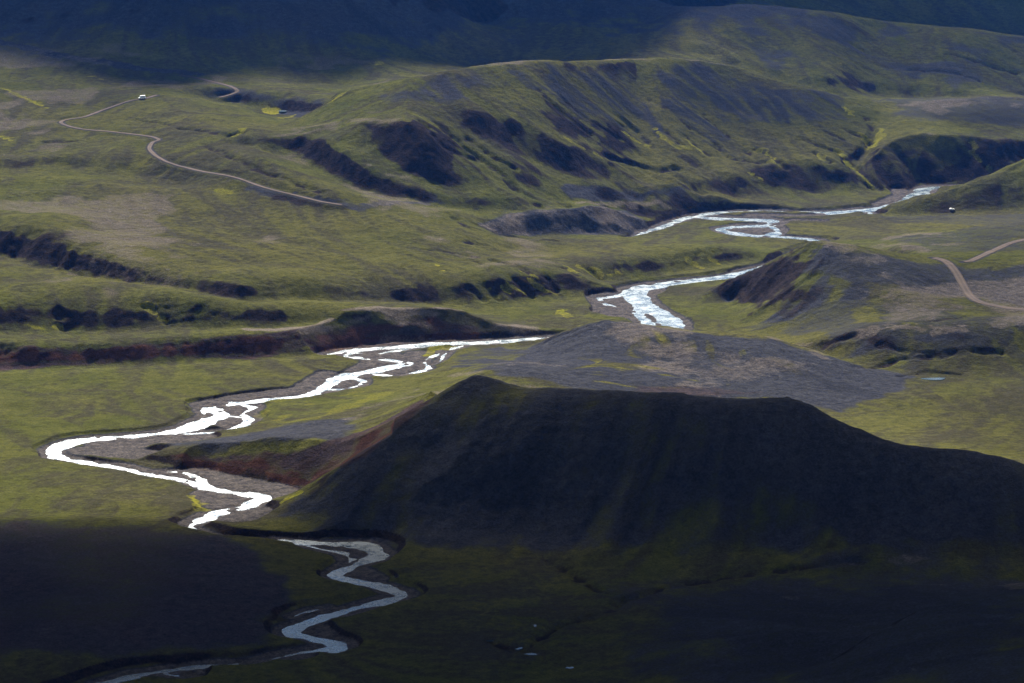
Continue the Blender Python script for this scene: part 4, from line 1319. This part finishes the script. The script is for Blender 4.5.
def make_cloud_mat():
    m, nt, out = new_mat('cloud_vapour')
    b = NB(nt)
    pos = b.n('ShaderNodeNewGeometry').outputs['Position']
    a = b.n('ShaderNodeAttribute', attribute_name='vapour_mass')
    d = b.n('ShaderNodeBsdfDiffuse')
    d.inputs['Color'].default_value = (.85, .85, .86, 1)
    t = b.n('ShaderNodeBsdfTranslucent')
    t.inputs['Color'].default_value = (.85, .85, .86, 1)
    mx = b.n('ShaderNodeMixShader')
    mx.inputs[0].default_value = .06
    b.link(d.outputs[0], mx.inputs[1])
    b.link(t.outputs[0], mx.inputs[2])
    tr = b.n('ShaderNodeBsdfTransparent')
    n1 = b.noise(pos, .006, 4, .6)
    f = b.math('MULTIPLY', a.outputs['Fac'], b.ramp(n1, .2, .75, 1.0, .85))
    m2 = b.n('ShaderNodeMixShader')
    b.link(f, m2.inputs[0])
    b.link(tr.outputs[0], m2.inputs[1])
    b.link(mx.outputs[0], m2.inputs[2])
    b.link(m2.outputs[0], out.inputs[0])
    return m


CLOUD = make_cloud_mat()


def cloud(label, outline, alt, thick, dens, fade, cell, seed, grow=0.):
    P_ = np.array(outline, float)
    lo, hi = P_.min(0) - 30 - grow, P_.max(0) + 30 + grow
    gx = np.arange(lo[0], hi[0] + cell, cell)
    gy = np.arange(lo[1], hi[1] + cell, cell)
    X, Y = np.meshgrid(gx, gy)
    x, y = X.ravel(), Y.ravel()
    d = seg_dist(np.vstack([P_, P_[:1]]), x, y)
    d = np.where(inside(P_, x, y), d, -d) + grow + fade * .35 * fbm(x, y, fade * 3, 3, seed)
    body = np.sqrt(np.clip(d / (thick * 1.2), 0, 1))
    top = alt + thick * body * (.6 + .5 * np.abs(fbm(x, y, thick * 1.6, 4, seed + 5)))
    bot = alt - thick * .18 * body * (.5 + .5 * fbm(x, y, thick * 1.2, 3, seed + 9)) - .5
    de = dens * sstep(-.1 * fade, fade, d)
    keep = (de > .004).reshape(X.shape)
    cells = keep[:-1, :-1] | keep[1:, :-1] | keep[:-1, 1:] | keep[1:, 1:]
    i, j = np.nonzero(cells)
    w = X.shape[1]
    q = np.column_stack([i * w + j, i * w + j + 1, (i + 1) * w + j + 1, (i + 1) * w + j])
    nv = len(x)
    faces = np.vstack([q, q[:, ::-1] + nv])
    co = np.vstack([np.column_stack([x, y, top]), np.column_stack([x, y, bot])])
    used, inv = np.unique(faces, return_inverse=True)
    me = bpy.data.meshes.new('cloud')
    me.from_pydata(co[used].tolist(), [], inv.reshape(faces.shape).tolist())
    a_ = me.attributes.new('vapour_mass', 'FLOAT', 'POINT')
    a_.data.foreach_set('value', np.concatenate([de, de])[used].astype(np.float32))
    me.polygons.foreach_set('use_smooth', np.ones(len(faces), bool))
    me.materials.append(CLOUD)
    o = bpy.data.objects.new('cloud', me)
    col.objects.link(o)
    tag(o, label, 'cloud', None, 'clouds overhead')
    return o


ALT = 1400.0
edge = [(-3500, 1380, 5), (-900, 1345, 5), (-420, 1342, 5), (-300, 1340, 5), (-200, 1338, 5), (-135, 1342, 5), (-118, 1356, 6), (-104, 1385, 16), (-84, 1405, 28), (-55, 1416, 45), (-17, 1404, 62), (10, 1396, 58), (36, 1386, 58), (86, 1374, 58), (132, 1366, 59), (158, 1348, 51), (189, 1330, 45), (230, 1326, 42), (270, 1305, 34), (600, 1290, 34), (3500, 1300, 20)]
o1 = [overhead(p, ALT) for p in edge] + [overhead(p, ALT) for p in [(3500, -4200, 0), (-3500, -4200, 0)]]  # bank carried far sideways and behind the camera to cut sky light
cloud('broad dark bottomed cloud bank overhead, shading the near land', o1, ALT, 180, 1.0, 56, 30, 1)
fe = [hit(x, y) for x, y in [(-55, 30), (0, 38), (60, 50), (120, 59), (180, 66), (240, 68), (300, 66), (340, 72), (400, 66), (440, 60), (478, 60)]]
fe += [(20, 2480, 80), (90, 2520, 80), (140, 2600, 85), (175, 2760, 95), (230, 2890, 95), (330, 2900, 85), (450, 2890, 75), (900, 2870, 70)]
o2 = [overhead((-1200, 2700, 100), ALT)] + [overhead(p, ALT) for p in fe] + [overhead(p, ALT) for p in [(1500, 2900, 90), (2500, 3500, 100), (2000, 4100, 100), (-2000, 4100, 100)]]
cloud('distant cloud bank overhead, shading the far mountains', o2, ALT, 220, 1.0, 70, 24, 2)


def veil(label, l, dens, fade, seed):
    cloud(label, [overhead(hit(x, y), ALT + 150) for x, y in l], ALT + 150, 30, dens, fade, 12, seed, 18)


veil('thin cloud scrap overhead, dimming the flank of the long hill', [(545, 80), (600, 72), (690, 72), (780, 92), (880, 108), (860, 126), (800, 134), (740, 132), (690, 128), (640, 122), (590, 108)], .42, 40, 3)
veil('thin cloud scrap overhead, dimming the plateau', [(935, 112), (1060, 106), (1060, 124), (960, 124)], .42, 24, 4)
veil('thin cloud sheet overhead, dimming the smooth far hill', [(690, 4), (760, -2), (900, 14), (1060, 30), (1060, 88), (900, 84), (760, 60), (700, 40)], .36, 45, 5)
veil('added thin cloud overhead, dimming the slopes below the right hand road', [(860, 262), (960, 240), (1060, 225), (1060, 365), (950, 370), (880, 340)], .16, 40, 7)  # unseen veil, added to darken the right hand slopes
veil('added thin cloud overhead, dimming the right hand meadow', [(900, 400), (960, 384), (1070, 380), (1070, 470), (960, 446)], .15, 40, 8)  # another added veil, put there to darken the meadow
veil('small thin cloud overhead, dimming the upper left grassland', [(-60, 60), (40, 66), (150, 84), (190, 96), (120, 110), (20, 100), (-60, 95)], .2, 50, 6)

# ------------------------------------------------------------------ haze: the air itself
hz_x, hz_y0, hz_y1 = abs(Xf).max() + 5, Yf.min() - 5, Yf.max() + 5
V = [(sx * hz_x, y, z) for z in (-2.0, 460.0) for sx, y in ((-1, hz_y0), (1, hz_y0), (1, hz_y1), (-1, hz_y1))]
me = bpy.data.meshes.new('haze')
me.from_pydata(V, [], [(3, 2, 1, 0), (4, 5, 6, 7), (0, 1, 5, 4), (1, 2, 6, 5), (2, 3, 7, 6), (3, 0, 4, 7)])
hm, nt, out = new_mat('blue_air')
pv = nt.nodes.new('ShaderNodeVolumePrincipled')
pv.inputs['Color'].default_value = (.03, .25, 1.0, 1)
pv.inputs['Density'].default_value = 0.00003
pv.inputs['Anisotropy'].default_value = 0.0
nt.links.new(pv.outputs[0], out.inputs['Volume'])
me.materials.append(hm)
o = bpy.data.objects.new('haze', me)
col.objects.link(o)
tag(o, 'thin blue haze filling the valley air', 'haze', 'stuff')

scene.cycles.use_denoising = True
scene.cycles.denoising_prefilter = 'ACCURATE'
scene.cycles.use_adaptive_sampling = False
scene.cycles.volume_bounces = 0
scene.cycles.max_bounces = 5
scene.cycles.diffuse_bounces = 2
scene.cycles.transparent_max_bounces = 16
